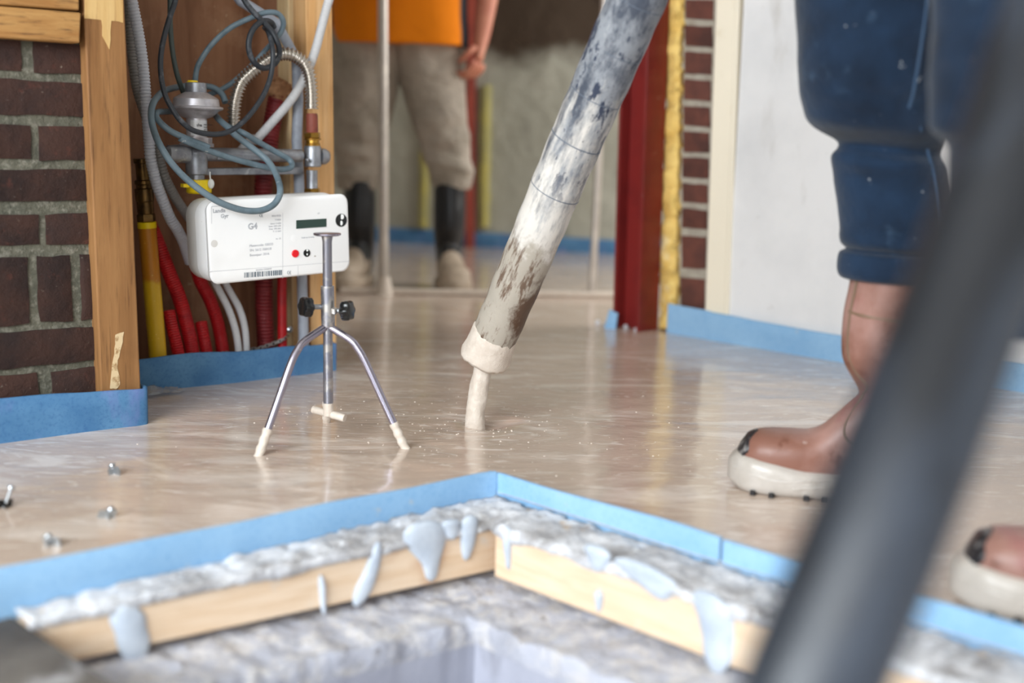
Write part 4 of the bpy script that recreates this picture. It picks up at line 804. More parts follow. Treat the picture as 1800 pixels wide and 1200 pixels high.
# foam around the rim: one strip per side
def rim(name, pts, label, z0, z1, seedv, th=.008):
    P = resample([np.array(p) for p in pts], .012); rs = []
    for i, p in enumerate(P):
        t = unit(P[min(i + 1, len(P) - 1)] - P[max(i - 1, 0)]); nn = np.array([-t[1], t[0], 0])
        dz = .0035 * mnoise.noise(Vector((p[0] * 5, p[1] * 5, seedv))); of = nn * .004 * mnoise.noise(Vector((p[0] * 4, p[1] * 4, seedv + 3)))
        b0 = np.array([p[0], p[1], z0]); m_ = np.array([p[0], p[1], 0.0]); tp_ = np.array([p[0], p[1], z1 + dz]) + of
        rs.append([b0, m_, tp_ - Z * .002, tp_ + nn * .002, tp_ + nn * (th - .002), tp_ + nn * th - Z * .002, m_ + nn * th, b0 + nn * th])
    mb = MB(); mb.rings(rs); return tag(mb.build(name, M_foam, ang=.9), label, 'foam strip')
rim('edge_strip', [pp(-.98, -.006, 0), pp(-.85, -.004, 0), pp(-.72, 0, 0), pp(-.5, 0, 0), pp(-.25, 0, 0), pp(-.02, 0, 0), pp(.0, .004, 0)], 'pale blue foam strip on the left rim of the formwork pit', -.05, .031, 1)
rim('edge_strip', [pp(-.004, -.010, 0), pp(.004, .006, 0), pp(.006, .2, 0), pp(.006, .40, 0)], 'pale blue foam strip on the rim right of the pit corner', -.05, .030, 2)
rim('edge_strip', [pp(.004, .406, 0), pp(.006, .7, 0), pp(.006, 1.1, 0), pp(.006, 1.6, 0)], 'pale blue foam strip of the pit rim beside the nearer boot', -.05, .029, 9)
ZT, ZB, TH = -.010, -.080, .100
inL = -perp(PU) if (-perp(PU)) @ PV > 0 else perp(PU)
inR = perp(PV) if perp(PV) @ (-PU) > 0 else -perp(PV)
iL, iR = np.array([*inL, 0]), np.array([*inR, 0])
thL = lambda f: TH + (.040 - TH) * f         # left beam top: width from the corner (f=0) to the left end (f=1)
zL = lambda f: ZT - .016 * f
thR = lambda f: TH; zR = lambda f: ZT
thN = lambda f: .262; zN = lambda f: -.024
def beam(name, a, b, iw, th, zf, label, m=None):
    a = np.array(a); b = np.array(b); mb = MB(); rs = []
    for f, p in ((0, a), (1, b)): rs.append([p + Z * ZB, p + Z * (zf(f) - .003), p + iw * th(f) + Z * (zf(f) - .003), p + iw * th(f) + Z * ZB])
    mb.rings(rs); return tag(mb.build(name, m or M_form, bevel=.003), label, 'formwork beam')
b_left = beam('formwork_beam', pp(0, .001, 0), pp(-.70, .001, 0), iL, thL, zL, 'pale timber formwork beam along the left side of the pit')
b_right = beam('formwork_beam', pp(-.001, TH * 1.03, 0), pp(-.001, PLEN, 0), iR, thR, zR, 'pale knotty timber formwork beam along the right side of the pit')
M_mudb = mat('muddy_board', (112, 106, 100), 0.7, layers=[dict(s=6, d=5, lo=.4, hi=.65, c=(70, 64, 60)), dict(s=10, st=(1, 1, 1), d=5, lo=.6, hi=.7, c=(168, 166, 168), max=.8)], bump=[dict(s=30, d=5, k=.8, h=.005)])
b_near = beam('formwork_beam', pp(-.703, .0, 0), pp(-.703, PLEN, 0), iR, thN, zN, 'muddy dark formwork board at the lower left corner of the frame', M_mudb)
def crust(parent, a, b, iw, sd, th, zf, m=None):
    a = np.array(a); b = np.array(b); d = unit(b - a); L_ = np.linalg.norm(b - a); n_ = int(L_ / .006); w_ = 16; vs = []; fs = []
    for i in range(n_ + 1):
        f = i / n_
        for j in range(w_ + 1):
            x = L_ * f; y = (th(f) + .005) * j / w_; p = a + d * x + iw * y; zt_ = zf(f)
            lim = mnoise.noise(Vector((x * 14, 3, sd)))
            e = .5 + .5 * mnoise.noise(Vector((x * 20, y * 26, sd)))
            z = zt_ + .002 + .009 * e + .005 * mnoise.noise(Vector((x * 48, y * 48, sd))) + .003 * mnoise.noise(Vector((x * 110, y * 110, sd)))
            if j == w_: z = zt_ - (.003 + .014 * max(0, lim) + .005 * abs(mnoise.noise(Vector((x * 50, 1, sd)))))
            vs.append(p + Z * z)
    fs = [(i * (w_ + 1) + j, i * (w_ + 1) + j + 1, (i + 1) * (w_ + 1) + j + 1, (i + 1) * (w_ + 1) + j) for i in range(n_) for j in range(w_)]
    mb = MB(); mb.add(vs, fs); o = mb.build('mortar_crust', m or M_crust, parent, ang=1.0); s_ = o.modifiers.new('thick', 'SOLIDIFY'); s_.thickness = .004; s_.offset = -1
crust(b_left, pp(0, .001, 0), pp(-.70, .001, 0), iL, 1, thL, zL); crust(b_right, pp(-.001, TH, 0), pp(-.001, 1.5, 0), iR, 5, thR, zR)
# runs of mortar down the beam faces, placed along each face
def face_t(px, py, side):                    # where a pixel falls on a beam's inner face: (distance along, z)
    if side == 'L':
        o0 = pp(0, .001, 0) + iL * thL(0); e0 = pp(-.70, .001, 0) + iL * thL(1); al = unit(o0 - e0); nn = np.cross(Z, al); nn = nn if nn @ iL > 0 else -nn
    else: o0 = pp(0, 0, 0) + iR * TH; nn = iR; al = np.array([*PV, 0])
    d = ray(px, py); p = C0 + d * (((o0 - C0) @ nn) / (d @ nn)); return (p - o0) @ al, p[2], o0, nn, al
def drip(parent, side, spine, thick=.007):
    """spine: (px, py, width px) down the run"""
    pts = [(face_t(x, y, side), w_) for x, y, w_ in spine]; rs = []; S_ = 12; o0, nn, al = pts[0][0][2:]
    sp = spline([np.array([p[0], p[1], w_ / 1330.0]) for p, w_ in pts], 16)
    for i, (t_, z_, w_) in enumerate(sp):
        k = math.sin(math.pi * min(1, (i + .6) / 15.6)) ** .35 if i > 7 else (.35, .7, .9, 1, 1, 1, 1, 1)[i]
        k *= 1 + .16 * mnoise.noise(Vector((z_ * 60, t_ * 9, 3)))
        ring = []
        for a in np.linspace(0, 2 * math.pi, S_, endpoint=False):
            ring.append(o0 + al * (t_ + math.cos(a) * w_ / 2 * k) + Z * z_ + nn * (.001 + (thick * k * (1 + .3 * mnoise.noise(Vector((t_ * 50, z_ * 50, 1)))) * max(0, math.sin(a)) - .003 * max(0, -math.sin(a)))))
        rs.append(ring)
    mb = MB(); mb.rings(rs); return mb.build('mortar_drip', M_drip, parent, ang=1.4)
for sp in ([(215, 1062, 60), (228, 1100, 52), (238, 1150, 44), (236, 1188, 30)], [(664, 952, 18), (655, 990, 26), (640, 1030, 40), (626, 1066, 34)], [(742, 915, 90), (748, 950, 82), (756, 985, 46), (758, 1022, 38)],
           [(825, 905, 40), (822, 945, 34), (818, 985, 24)], [(563, 1010, 12), (566, 1050, 10), (568, 1080, 8)], [(790, 912, 40), (792, 930, 34), (794, 948, 22)]):
    drip(b_left, 'L', sp)
for sp in ([(1120, 985, 150), (1140, 1015, 120), (1155, 1038, 70), (1162, 1054, 34)], [(1245, 1040, 90), (1258, 1090, 70), (1262, 1140, 62), (1258, 1185, 44)], [(1050, 958, 70), (1052, 985, 44), (1053, 1005, 20)], [(893, 925, 18), (895, 960, 16), (896, 1002, 12)], [(1055, 1035, 16), (1055, 1055, 18), (1054, 1075, 12)]):
    drip(b_right, 'R', sp)
# concrete slab ledge and pit walls under the beams
LW = .10
def ledge(name, a, b, iw, th, z0, z1, sd, m=None):
    a = np.array(a); b = np.array(b); d = unit(b - a); L_ = np.linalg.norm(b - a); n_ = int(L_ / .007); rs = []
    for i in range(n_ + 1):
        x = L_ * i / n_; p = a + d * x; t_ = th(i / n_); N3 = lambda fr, k: mnoise.noise(Vector((x * fr, k, sd)))
        e = .008 * N3(22, 0) + .005 * N3(70, 2); r_ = [p - iw * .02 + Z * z0, p - iw * .02 + Z * z1]
        for k in range(9):
            y = t_ * (.2 + .8 * k / 8) + (e if k == 8 else 0); r_.append(p + iw * y + Z * (z1 - .002 - .006 * k / 8 + .007 * mnoise.noise(Vector((x * 26, y * 26, sd))) + .005 * mnoise.noise(Vector((x * 75, y * 75, sd + 4)))))
        r_ += [p + iw * (t_ + e + .005) + Z * (z1 - .022 + .008 * N3(40, 5)), p + iw * (t_ + .003 + .1 * e) + Z * (z1 - .04), p + iw * (t_ + .002) + Z * (z1 - .11), p + iw * (t_ + .002) + Z * z0]
        rs.append(r_)
    mb = MB(); mb.rings(rs); o = mb.build(name, [M_conc, M_pit], ang=1.0); o['kind'] = 'structure'
    for k, pg in enumerate(o.data.polygons): pg.material_index = 1 if k < n_ * 15 and k % 15 in (12, 13) else 0
    return o
ledge('wall_pit_left', pp(.02, 0, 0), pp(-.70, 0, 0), iL, lambda f: thL(f) + LW, -.62, ZB - .010, 1)
ledge('wall_pit_right', pp(0, .0, 0), pp(0, PLEN, 0), iR, lambda f: TH + LW * .95, -.62, ZB - .010, 2)
ledge('wall_pit_near', pp(-.66, .06, 0), pp(-.66, PLEN, 0), -iR, lambda f: .10, -.62, ZB - .004, 3)
mb = MB(); mb.slab([pp(-.72, -.02, -.62), pp(-.72, PLEN, -.62), pp(.02, PLEN, -.62), pp(.02, -.02, -.62)], (0, 0, -.05)); tag(mb.build('floor_pit', M_conc, smooth=False), kind='structure')
# ================================================================== RIGHT: COLUMN, FOAM, PIER, TRIM
b0 = fl(1118, 580); t0_ = at(1135, 60, b0[1]); b0 = np.array([b0[0], b0[1], 0])
cw = .088; fx, fy = RU, RN                   # flanges lie along RU
lean = (t0_ - b0); lean = lean / lean[2]
cl_ = thing('steel_column', 'dark red painted steel H-column standing at the wall opening', 'column', b0)
def cplate(name, cx_, cy_, lx, ly):
    mb = MB(); base = b0 + fx * cx_ + fy * cy_ - lean * .0; mb.slab([base - fx * lx / 2 - fy * ly / 2, base + fx * lx / 2 - fy * ly / 2, base + fx * lx / 2 + fy * ly / 2, base - fx * lx / 2 + fy * ly / 2], lean * HC); return mb.build(name, M_red, cl_, bevel=.0015)
oc = fy * .0
cplate('flange', cw / 2 - .02, .02, .009, cw); cplate('flange', -cw / 2 - .02, .02, .009, cw); cplate('web', -.02, .02, cw - .009, .007)
def vslab(mb, q, m, d): return mb.slab([rw(*p, m) for p in q], RN * d)
mb = MB(); n_ = 150; rs = []
for i in range(n_ + 1):
    y = 577 - (577 + 200) * i / n_; xl = 1158 + (577 - y) * .026; xr = 1193 + (577 - y) * .019
    j1 = 7 * mnoise.noise(Vector((y * .03, 0, 1))) + 3 * mnoise.noise(Vector((y * .09, 0, 2))); j2 = 3 * mnoise.noise(Vector((y * .03, 5, 1))) + 3 * mnoise.noise(Vector((y * .1, 5, 2)))
    ring = []
    for (f, dm) in ((0, .10), (0, .045), (.2, .028), (.5, .020), (.8, .03), (1, .05), (1, .10)):
        x = (xl + j1) * (1 - f) + (xr + j2) * f; ring.append(rw(x, y, dm + .016 * mnoise.noise(Vector((x * .07, y * .05, 4))) + .007 * mnoise.noise(Vector((x * .2, y * .13, 7)))))
    rs.append(ring)
mb.rings(rs); tag(mb.build('foam_filling', M_pu), 'lumpy yellow expanding foam seam between red column and brick pier', 'foam seam')
mb = MB(); MPR = .040; vslab(mb, [(1188, 592), (1262, 606), (1262, -260), (1206, -260)], MPR + .008, .12); M_mort2 = mat('pale_mortar', (176, 168, 154), 0.9, layers=[dict(s=30, d=5, lo=.4, hi=.7, c=(150, 140, 126))], bump=[dict(s=70, d=6, k=.8, h=.004)])
pier = tag(mb.build('wall_pier', M_mort2, smooth=False), kind='structure')
ed = [(-120, -70), (-58, -12), (-2, 32), (44, 80), (91, 128), (139, 174), (185, 220), (231, 266), (276, 311), (322, 355), (366, 400), (414, 470), (488, 545)]
for (ya, yb_) in ed:
    xl = 1204 - (ya + yb_) / 2 * .017; xr = 1252 - (ya + yb_) / 2 * .030
    brick([rw(xl, yb_ - .0, MPR), rw(xr, yb_ + 3, MPR), rw(xr, ya + 3, MPR), rw(xl, ya, MPR)], RN, .02, M_brickred, pier, jit=.002, rough=.0018)
def trimq(name, x0t, x0b, x1t, x1b, m, d, mt):
    mb = MB(); ex = lambda t, b, y: t + (b - t) * y / 560
    vslab(mb, [(ex(x0t, x0b, 606), 606), (ex(x1t, x1b, 612), 612), (ex(x1t, x1b, -420), -420), (ex(x0t, x0b, -420), -420)], m, d); return tag(mb.build(name, mt, smooth=False, bevel=.002), kind='structure')
trimq('trim_2', 1259, 1239, 1293, 1273, .010, .09, M_trim)
trimq('trim_3', 1293, 1273, 1299, 1279, .006, .06, M_trim)

# ---- far side: red post, foam seams, levelling bar
yw = lambda px: (lambda d: ((np.array([*BA, 0]) - C0) @ bn) / (d @ bn) * d[1])(ray(px, 420))
def farslab(name, q, mt, label, cat, off=.05, d=.04, wob=0):
    mb = MB(); n_ = 14; Y = yw((q[0][0] + q[1][0]) / 2) - off
    if not wob: mb.slab([at(*p, Y) for p in q], (0, d, 0))
    else:
        rs = []
        for i in range(n_ + 1):
            f = i / n_; a = np.array(q[0]) * (1 - f) + np.array(q[3]) * f; b = np.array(q[1]) * (1 - f) + np.array(q[2]) * f
            k = wob * mnoise.noise(Vector((f * 7, a[0], 1))); k2 = wob * mnoise.noise(Vector((f * 7, a[0], 8)))
            rs.append([at(a[0] + k, a[1], Y), at((a[0] + b[0]) / 2, a[1], Y - .015), at(b[0] + k2, b[1], Y), at(b[0], b[1], Y + d), at(a[0], a[1], Y + d)])
        mb.rings(rs)
    return tag(mb.build(name, mt), label, cat)
farslab('red_post', [(818, 436), (834, 437), (840, -300), (824, -300)], M_farred, 'slim red post far behind, beside the standing man in orange', 'post')
M_fy = mat('far_yellow_foam', (176, 166, 92), 0.8, layers=[dict(s=8, lo=0.4, hi=0.7, c=(150, 146, 100))])
farslab('foam_seam', [(842, 400), (858, 400), (864, 150), (846, 150)], M_fy, 'faded yellow foam seam right of the far red post', 'foam seam', .03, .03, 4)
farslab('foam_seam', [(736, 400), (752, 400), (756, 150), (740, 150)], M_fy, 'faded yellow foam seam seen between the trousers of the far man', 'foam seam', .03, .03, 4)
lb_ = thing('levelling_bar', 'long screed levelling bar with two upright metal handles on the far floor', 'levelling bar', fl(840, 520))
ba, bb_ = fl(598, 516), fl(1082, 523)
mb = MB(); mb.tube([ba + Z * .010, (ba + bb_) / 2 + Z * .010, bb_ + Z * .010], .011, 14, n=8); mb.build('bar', M_scr, lb_)
pA = fl(675, 517); pB = fl(1040, 522)
mb = MB(); mb.tube([pA + Z * .01, at(674, 300, pA[1]), at(672, -320, pA[1])], .0165, 16, n=10); h1 = mb.build('handle', M_alu, lb_)
mb = MB(); mb.lathe(pA + Z * .0, Z, [(0, .034), (.02, .028), (.06, .019)], 16); mb.build('screed_clump', M_scr, lb_)
mb = MB(); mb.tube([pB + Z * .01, at(1052, 280, pB[1]), at(1075, -320, pB[1])], .013, 16, n=10); mb.build('handle', M_alu, lb_)

# ---- little clips sticking out of the wet floor, left foreground
for (px, py, lab, k) in ((202, 832, 'small zinc clip poking out of the screed, nearest the tripod leg', 0), (188, 910, 'small zinc clip in the screed, halfway to the blue pit rim', 1),
                         (92, 958, 'small zinc clip right behind the blue rim at lower left', 2), (6, 892, 'small dark clip at the left edge of the frame', 3)):
    p = fl(px, py); c = thing('floor_clip', lab, 'clip', p); r3 = random.Random(k)
    a = r3.uniform(0, 3); d = np.array([math.cos(a), math.sin(a), 0]); e = np.array([-d[1], d[0], 0]); h = .014 if k < 3 else .03
    mb = MB(); mb.lathe(p - Z * .003, unit(Z + d * .4), [(0, .0022), (h, .0022), (h + .001, .0055), (h + .004, .0050), (h + .005, .002)], 12); mb.build('screw', M_zinc, c)
    mb = MB(); mb.slab([p - d * .014 - Z * .002, p + d * .010 - Z * .002, p + d * .014 + Z * .010, p - d * .010 + Z * .012], e * .0016); mb.slab([p - e * .012 - Z * .002, p + e * .010 - Z * .002, p + e * .012 + Z * .009, p - e * .008 + Z * .007], d * .0016); mb.build('fin', M_zinc if k < 3 else M_black, c)

# ================================================================== PEOPLE
def skin_body(name, chains, mt, parent, lv=2):
    """chains: list of [(point, radius), ...]; each is grown into the same mesh; chains share points by index when a point repeats"""
    V = []; E = []; Rr = []; roots = []
    def idx(p, r):
        for i, q in enumerate(V):
            if np.linalg.norm(np.array(q) - p) < 1e-5: return i, False
        V.append(tuple(p)); Rr.append(r); return len(V) - 1, True
    for ch in chains:
        prev = None
        for k, (p, r) in enumerate(ch):
            i, new = idx(np.array(p, float), r)
            if k == 0 and new: roots.append(i)
            if prev is not None: E.append((prev, i))
            prev = i
    base = ROOT[parent.name]; me = bpy.data.meshes.new(name); me.from_pydata([tuple(np.array(v) - base) for v in V], E, [])
    o = bpy.data.objects.new(name, me); COL.objects.link(o); o.parent = parent; ROOT[o.name] = base; me.materials.append(mt)
    md = o.modifiers.new('skin', 'SKIN'); md.use_smooth_shade = True; sb = o.modifiers.new('sub', 'SUBSURF'); sb.levels = sb.render_levels = lv
    sv = me.skin_vertices[0].data
    for i, r in enumerate(Rr): sv[i].radius = (r, r) if not isinstance(r, tuple) else r; sv[i].use_root = i in roots
    return o
def hand(wr, d, palm_n, s=1.0, curl=.6):
    """chains of a palm and five fingers; wr wrist, d direction of the hand, palm_n palm normal"""
    d = unit(d); pn = unit(np.array(palm_n) - d * (np.array(palm_n) @ d)); sd = np.cross(d, pn); out = []
    pc = wr + d * .05 * s; out.append([(wr, .024 * s), (pc, (.036 * s, .018 * s)), (wr + d * .085 * s, (.038 * s, .015 * s))])
    for k, (o_, L_) in enumerate(((-.030, .070), (-.010, .080), (.010, .075), (.029, .058))):
        b = wr + d * .075 * s + sd * o_ * s; k1 = b + d * .02 * s; k2 = k1 + unit(d + pn * curl) * L_ * .45 * s; k3 = k2 + unit(d * .4 + pn * curl * 1.6) * L_ * .35 * s; k4 = k3 + unit(-d * .3 + pn * curl * 1.6) * L_ * .25 * s
        out.append([(b, .010 * s), (k1, .0098 * s), (k2, .009 * s), (k3, .0084 * s), (k4, .007 * s)])
    b = wr + d * .03 * s - sd * .028 * s; out.append([(b, .012 * s), (b + unit(d - sd * .9 + pn * .3) * .035 * s, .011 * s), (b + unit(d - sd * .5 + pn * .6) * .062 * s, .0098 * s), (b + unit(d - sd * .2 + pn * .9) * .080 * s, .008 * s)])
    return out
def legloft(name, rows, mt, parent, creases=(), seg=40, depthk=.85, rnd=0.0, sd=0.0):
    """rows: (y px, left px, right px, depth Y) silhouette of a trouser leg, top to bottom"""
    R = spline([np.array(r, float) for r in rows], 90); rs = []
    dirx = np.array([CX[0], CX[1], 0]); dirx = dirx / np.linalg.norm(dirx); diry = np.array([-dirx[1], dirx[0], 0])
    for y, xl, xr, Y in R:
        l, r_ = at(xl, y, Y), at(xr, y, Y); c = (l + r_) / 2; hw = np.linalg.norm(r_ - l) / 2; ring = []
        for k in range(seg):
            a = 2 * math.pi * k / seg
            f = 0.0
            for (yc, wd, am, slope, a0, aw) in creases:          # a crease lies on part of the girth and slants
                w_ = math.exp(-((math.remainder(a - a0, 2 * math.pi)) / aw) ** 2)
                f += am * w_ * math.exp(-((y - yc - slope * math.cos(a)) / wd) ** 2)
            q = c + dirx * math.cos(a) * hw + diry * math.sin(a) * hw * depthk
            f += rnd * mnoise.noise(Vector((math.cos(a) * 1.5, math.sin(a) * 1.5, y * .022 + sd))) * abs(math.sin(a))
            ring.append(q + (dirx * math.cos(a) + diry * math.sin(a)) * f * hw)
        rs.append(ring)
    mb = MB(); mb.rings(rs); return mb.build(name, mt, parent, ang=2.0)
# --- boot in its own frame: x from heel (0) to toe (.31), y sideways, z up
ZTOP = [(-.005, .10), (.0, .13), (.03, .17), (.07, .175), (.10, .158), (.126, .133), (.153, .108), (.176, .099), (.22, .098), (.262, .096), (.284, .086), (.298, .068), (.306, .045)]
WID = [(-.005, .020), (.0, .030), (.02, .040), (.06, .042), (.10, .040), (.15, .046), (.20, .053), (.24, .053), (.27, .046), (.29, .034), (.302, .020), (.306, .008)]
itp = lambda T, x: float(np.interp(x, [a for a, b in T], [b for a, b in T]))
def boot_upper():
    mb = MB(); rs = []
    for x in np.linspace(-.004, .305, 40):
        w_, zt_ = itp(WID, x), itp(ZTOP, x); ring = []
        for a in np.linspace(0, 2 * math.pi, 28, endpoint=False):
            ca, sa = math.cos(a), math.sin(a); ring.append((x, w_ * math.copysign(abs(ca) ** .75, ca), .02 + (zt_ - .02) * (.5 + .5 * math.copysign(abs(sa) ** .8, sa))))
        rs.append(ring)
    mb.rings(rs)
    sh = [(.06, .030, .056, .040), (.12, .028, .060, .044), (.16, .030, .062, .048), (.19, .038, .074, .053), (.22, .050, .080, .056), (.28, .054, .079, .058), (.33, .052, .074, .058), (.38, .052, .072, .058)]
    rs = []
    for z, cx_, rx_, ry_ in spline([np.array(q) for q in sh], 30):
        rs.append([(cx_ + rx_ * math.cos(a), ry_ * math.sin(a), z) for a in np.linspace(0, 2 * math.pi, 32, endpoint=False)])
    mb.rings(rs); return mb
SOLW = lambda x: itp(WID, x) + .008
def boot_sole():
    mb = MB(); rs = []
    SZ = [(-.012, .030), (0, .046), (.06, .044), (.12, .046), (.18, .050), (.23, .060), (.27, .064), (.30, .062), (.310, .054), (.317, .045)]
    for x in np.linspace(-.010, .316, 44):
        w_ = SOLW(min(max(x - .004, 0), .300)) * (1 if x < .295 else max(.15, math.sqrt(max(0, 1 - ((x - .295) / .022) ** 2)))); zt_ = itp(SZ, x); z0 = .0 + .012 * max(0, (x - .27) / .04) ** 2; ring = []
        for a in np.linspace(0, 2 * math.pi, 28, endpoint=False):
            ca, sa = math.cos(a), math.sin(a)
            g = 1 + (.025 * math.sin(x * 230) if -.6 < sa < .1 and x < .2 else 0)
            ring.append((x, w_ * g * math.copysign(abs(ca) ** .5, ca), (z0 + zt_) / 2 + (zt_ - z0) / 2 * math.copysign(abs(sa) ** .6, sa)))
        rs.append(ring)
    mb.rings(rs); return mb
def place(mb, base, d, sc=1.0, lift=0.0, fx=0.85):
    d = unit(d); sx = np.array([-d[1], d[0], 0]); mb.at = {}
    toe = [v[0] for v in mb.v]; mb.v = [tuple(np.array(base) + (d * x * fx + sx * y) * sc + Z * (z * sc + lift)) for x, y, z in mb.v]; mb.at['toe'] = [t_ if z_ else t_ for t_, z_ in zip(toe, toe)]; return mb
def boot(parent, base, d, mU, mS, sc=1.0, detail=True, lift=-.003):
    u_ = place(boot_upper(), base, d, sc, lift).build('boot', mU, parent, ang=2.2)
    rm = u_.modifiers.new('fuse', 'REMESH'); rm.mode = 'VOXEL'; rm.voxel_size = .0055; rm.use_smooth_shade = True
    sm_ = u_.modifiers.new('soft', 'SMOOTH'); sm_.iterations = 6; sm_.factor = .5
    place(boot_sole(), base, d, sc, lift).build('sole', mS, u_, ang=1.0)
    if detail:
        for sgn in (1,):
            # ribs moulded on the side of the boot: front rib curving round the ankle, cross rib on the shaft
            shx = lambda z: (float(np.interp(z, [.06, .16, .19, .22, .28, .38], [.030, .030, .038, .050, .054, .052])), float(np.interp(z, [.06, .16, .19, .22, .28, .38], [.056, .062, .074, .080, .079, .072])), float(np.interp(z, [.06, .16, .22, .38], [.040, .048, .056, .058])))
            def ry(x, z):
                c_, a_x, b_y = shx(z); k1 = b_y * math.sqrt(max(0, 1 - ((x - c_) / a_x) ** 2)); zt_ = itp(ZTOP, min(max(x, 0), .3)); q = (z - .02) / (zt_ - .02) * 2 - 1
                k2 = itp(WID, min(max(x, 0), .3)) * math.sqrt(max(0, 1 - abs(q) ** 2.4)) if abs(q) < 1 else 0
                return max(k1, k2) - .0012
            for pts in ([(.112, .37), (.116, .33), (.122, .28), (.120, .23), (.104, .20), (.086, .182), (.090, .165), (.104, .142), (.116, .122), (.118, .106), (.106, .094), (.08, .090), (.04, .088), (.01, .088)], [(.124, .290), (.10, .287), (.06, .285), (.02, .283), (-.012, .281)], [(.02, .37), (.014, .30), (.01, .24), (.004, .20)]):
                m_ = MB(); m_.tube([(x, sgn * ry(x, z), z) for x, z in pts], .0030, 8, n=60); place(m_, base, d, sc, lift).build('rib', M_bootseam, u_)
            for pts in ([(.305, .040), (.27, .036), (.22, .030), (.17, .034), (.12, .038), (.06, .038), (.0, .036)], [(.20, .020), (.16, .024), (.11, .027), (.05, .027), (.0, .026)]):
                m_ = MB(); m_.tube([(x, sgn * (SOLW(min(max(x, 0), .30)) - .001), z) for x, z in pts], .0022, 8, n=40); place(m_, base, d, sc, lift).build('sole_ridge', M_sole, u_)
        m_ = MB(); rs = []
        for x in np.linspace(.268, .3060, 10):
            w_, zt_ = itp(WID, x) + .0025, itp(ZTOP, x) + .003; k = math.sqrt(max(.02, 1 - ((x - .289) / .022) ** 2))
            rs.append([(x, w_ * math.sin(a) * k * (1 + .12 * mnoise.noise(Vector((x * 90, a * 2, 1)))), .02 + (zt_ - .02) * (.5 + .5 * abs(math.cos(a)) ** .8) * (1 if math.cos(a) >= 0 else 0) + (0 if math.cos(a) >= 0 else (zt_ - .02) * .5)) for a in np.linspace(-1.35, 1.35, 15)])
        n_ = 15; m_.add([p for r_ in rs for p in r_], [(i * n_ + j_, i * n_ + j_ + 1, (i + 1) * n_ + j_ + 1, (i + 1) * n_ + j_) for i in range(9) for j_ in range(n_ - 1)])
        tc_o = place(m_, base, d, sc, lift).build('toe_patch', M_toe, u_); tc_o['label'] = 'black rubber patch showing on the toe'; so_ = tc_o.modifiers.new('thick', 'SOLIDIFY'); so_.thickness = .003
        m_ = MB()
        for x in (.05, .10, .145, .175, .235, .268): m_.box((x, 0, .006), (1, 0, 0), (0, 1, 0), (0, 0, 1), .010, 2 * SOLW(x) + .003, .010)
        place(m_, base, d, sc, lift).build('tread_gap', M_tread, u_, bevel=.002)
    return u_
# --- worker on the right, jeans and brown boots
wk = thing('person', 'worker in dirty blue jeans and muddy brown rubber boots, standing at right', 'person', (.66, 1.52, 0))
d1 = unit([-.975, .22, 0]); toe1 = fl(1279, 850); heel1 = toe1 - d1 * .268; heel1[2] = 0
d2_ = unit([-.97, .24, 0]); toe2 = fl(1668, 1052); heel2 = toe2 - d2_ * .268; heel2[2] = 0
HP = np.array([.76, 1.50, .88])
kn1 = at(1545, 210, 1.75); an1 = heel1 + d1 * .026 + Z * .09; kn2 = at(1745, 240, 1.32); an2 = heel2 + d2_ * .026 + Z * .09
chest = np.array([.78, 1.53, 1.30]); neck = np.array([.76, 1.55, 1.47]); head = np.array([.72, 1.57, 1.60])
hA = hp[6] + np.array([.02, -.05, -.02]); hB = np.array([.72, 1.20, 1.22])
body = [[(HP, .11), (HP + (chest - HP) * .5, .11), (chest, .13), (neck, .055), (head, .085), (head + Z * .09, .075)],
        [(HP, .11), (HP + (kn1 - HP) * .3, .06), (kn1, .042), (heel1 + d1 * .058 + Z * .33, .034), (an1, .028)], [(HP, .11), (HP + (kn2 - HP) * .3, .06), (kn2, .042), (heel2 + d2_ * .058 + Z * .33, .034), (an2, .028)],
        [(chest, .15), (chest + np.array([.02, .20, .08]), .06), (np.array([.72, 1.84, 1.14]), .044), (hA + np.array([.08, .06, -.06]), .03)],
        [(chest, .15), (chest + np.array([.02, -.20, .08]), .06), (np.array([.90, 1.26, 1.12]), .044), (hB + np.array([.08, -.02, -.02]), .03)]]
body += hand(hA + np.array([.08, .06, -.06]), np.array([-.8, -.5, .4]), np.array([.2, -.6, .8]), 1, .8) + hand(hB + np.array([.08, -.02, -.02]), np.array([-1, .1, 0]), np.array([0, 0, -1]), 1, .8)
skin_body('body', body, M_skin, wk)
hb_ = MB(); hb_.blob(head + np.array([.01, 0, .055]), .098, 3, sc=(1, .88, .95)); hb_.build('hair', M_hair, wk)
sh_ = [[(HP + Z * .02, .16), (HP + (chest - HP) * .5, .16), (chest, .18), (chest + Z * .1, .12)], [(chest, .18), (chest + np.array([.02, .20, .08]), .085), (np.array([.72, 1.84, 1.14]), .06)], [(chest, .18), (chest + np.array([.02, -.20, .08]), .085), (np.array([.86, 1.24, 1.10]), .06)]]
M_navy = mat('navy_sweater', (38, 46, 66), 0.9); skin_body('shirt', sh_, M_navy, wk)
PI = math.pi
cr1 = [(228, 22, .10, 10, PI * 1.15, 1.3), (262, 15, -.22, 10, PI * 1.35, 1.7), (288, 12, .07, -6, PI * 1.4, 1.2), (180, 14, -.05, 26, PI * 1.5, .9), (120, 22, -.05, 40, PI * 1.4, .9), (330, 14, -.05, 30, PI * 1.2, .7), (400, 10, -.05, -16, PI * 1.5, .9), (425, 8, .05, 8, PI * 1.4, 1.5), (441, 5, -.09, 4, PI * 1.4, 2), (60, 20, .04, 30, PI * 1.6, .8)]
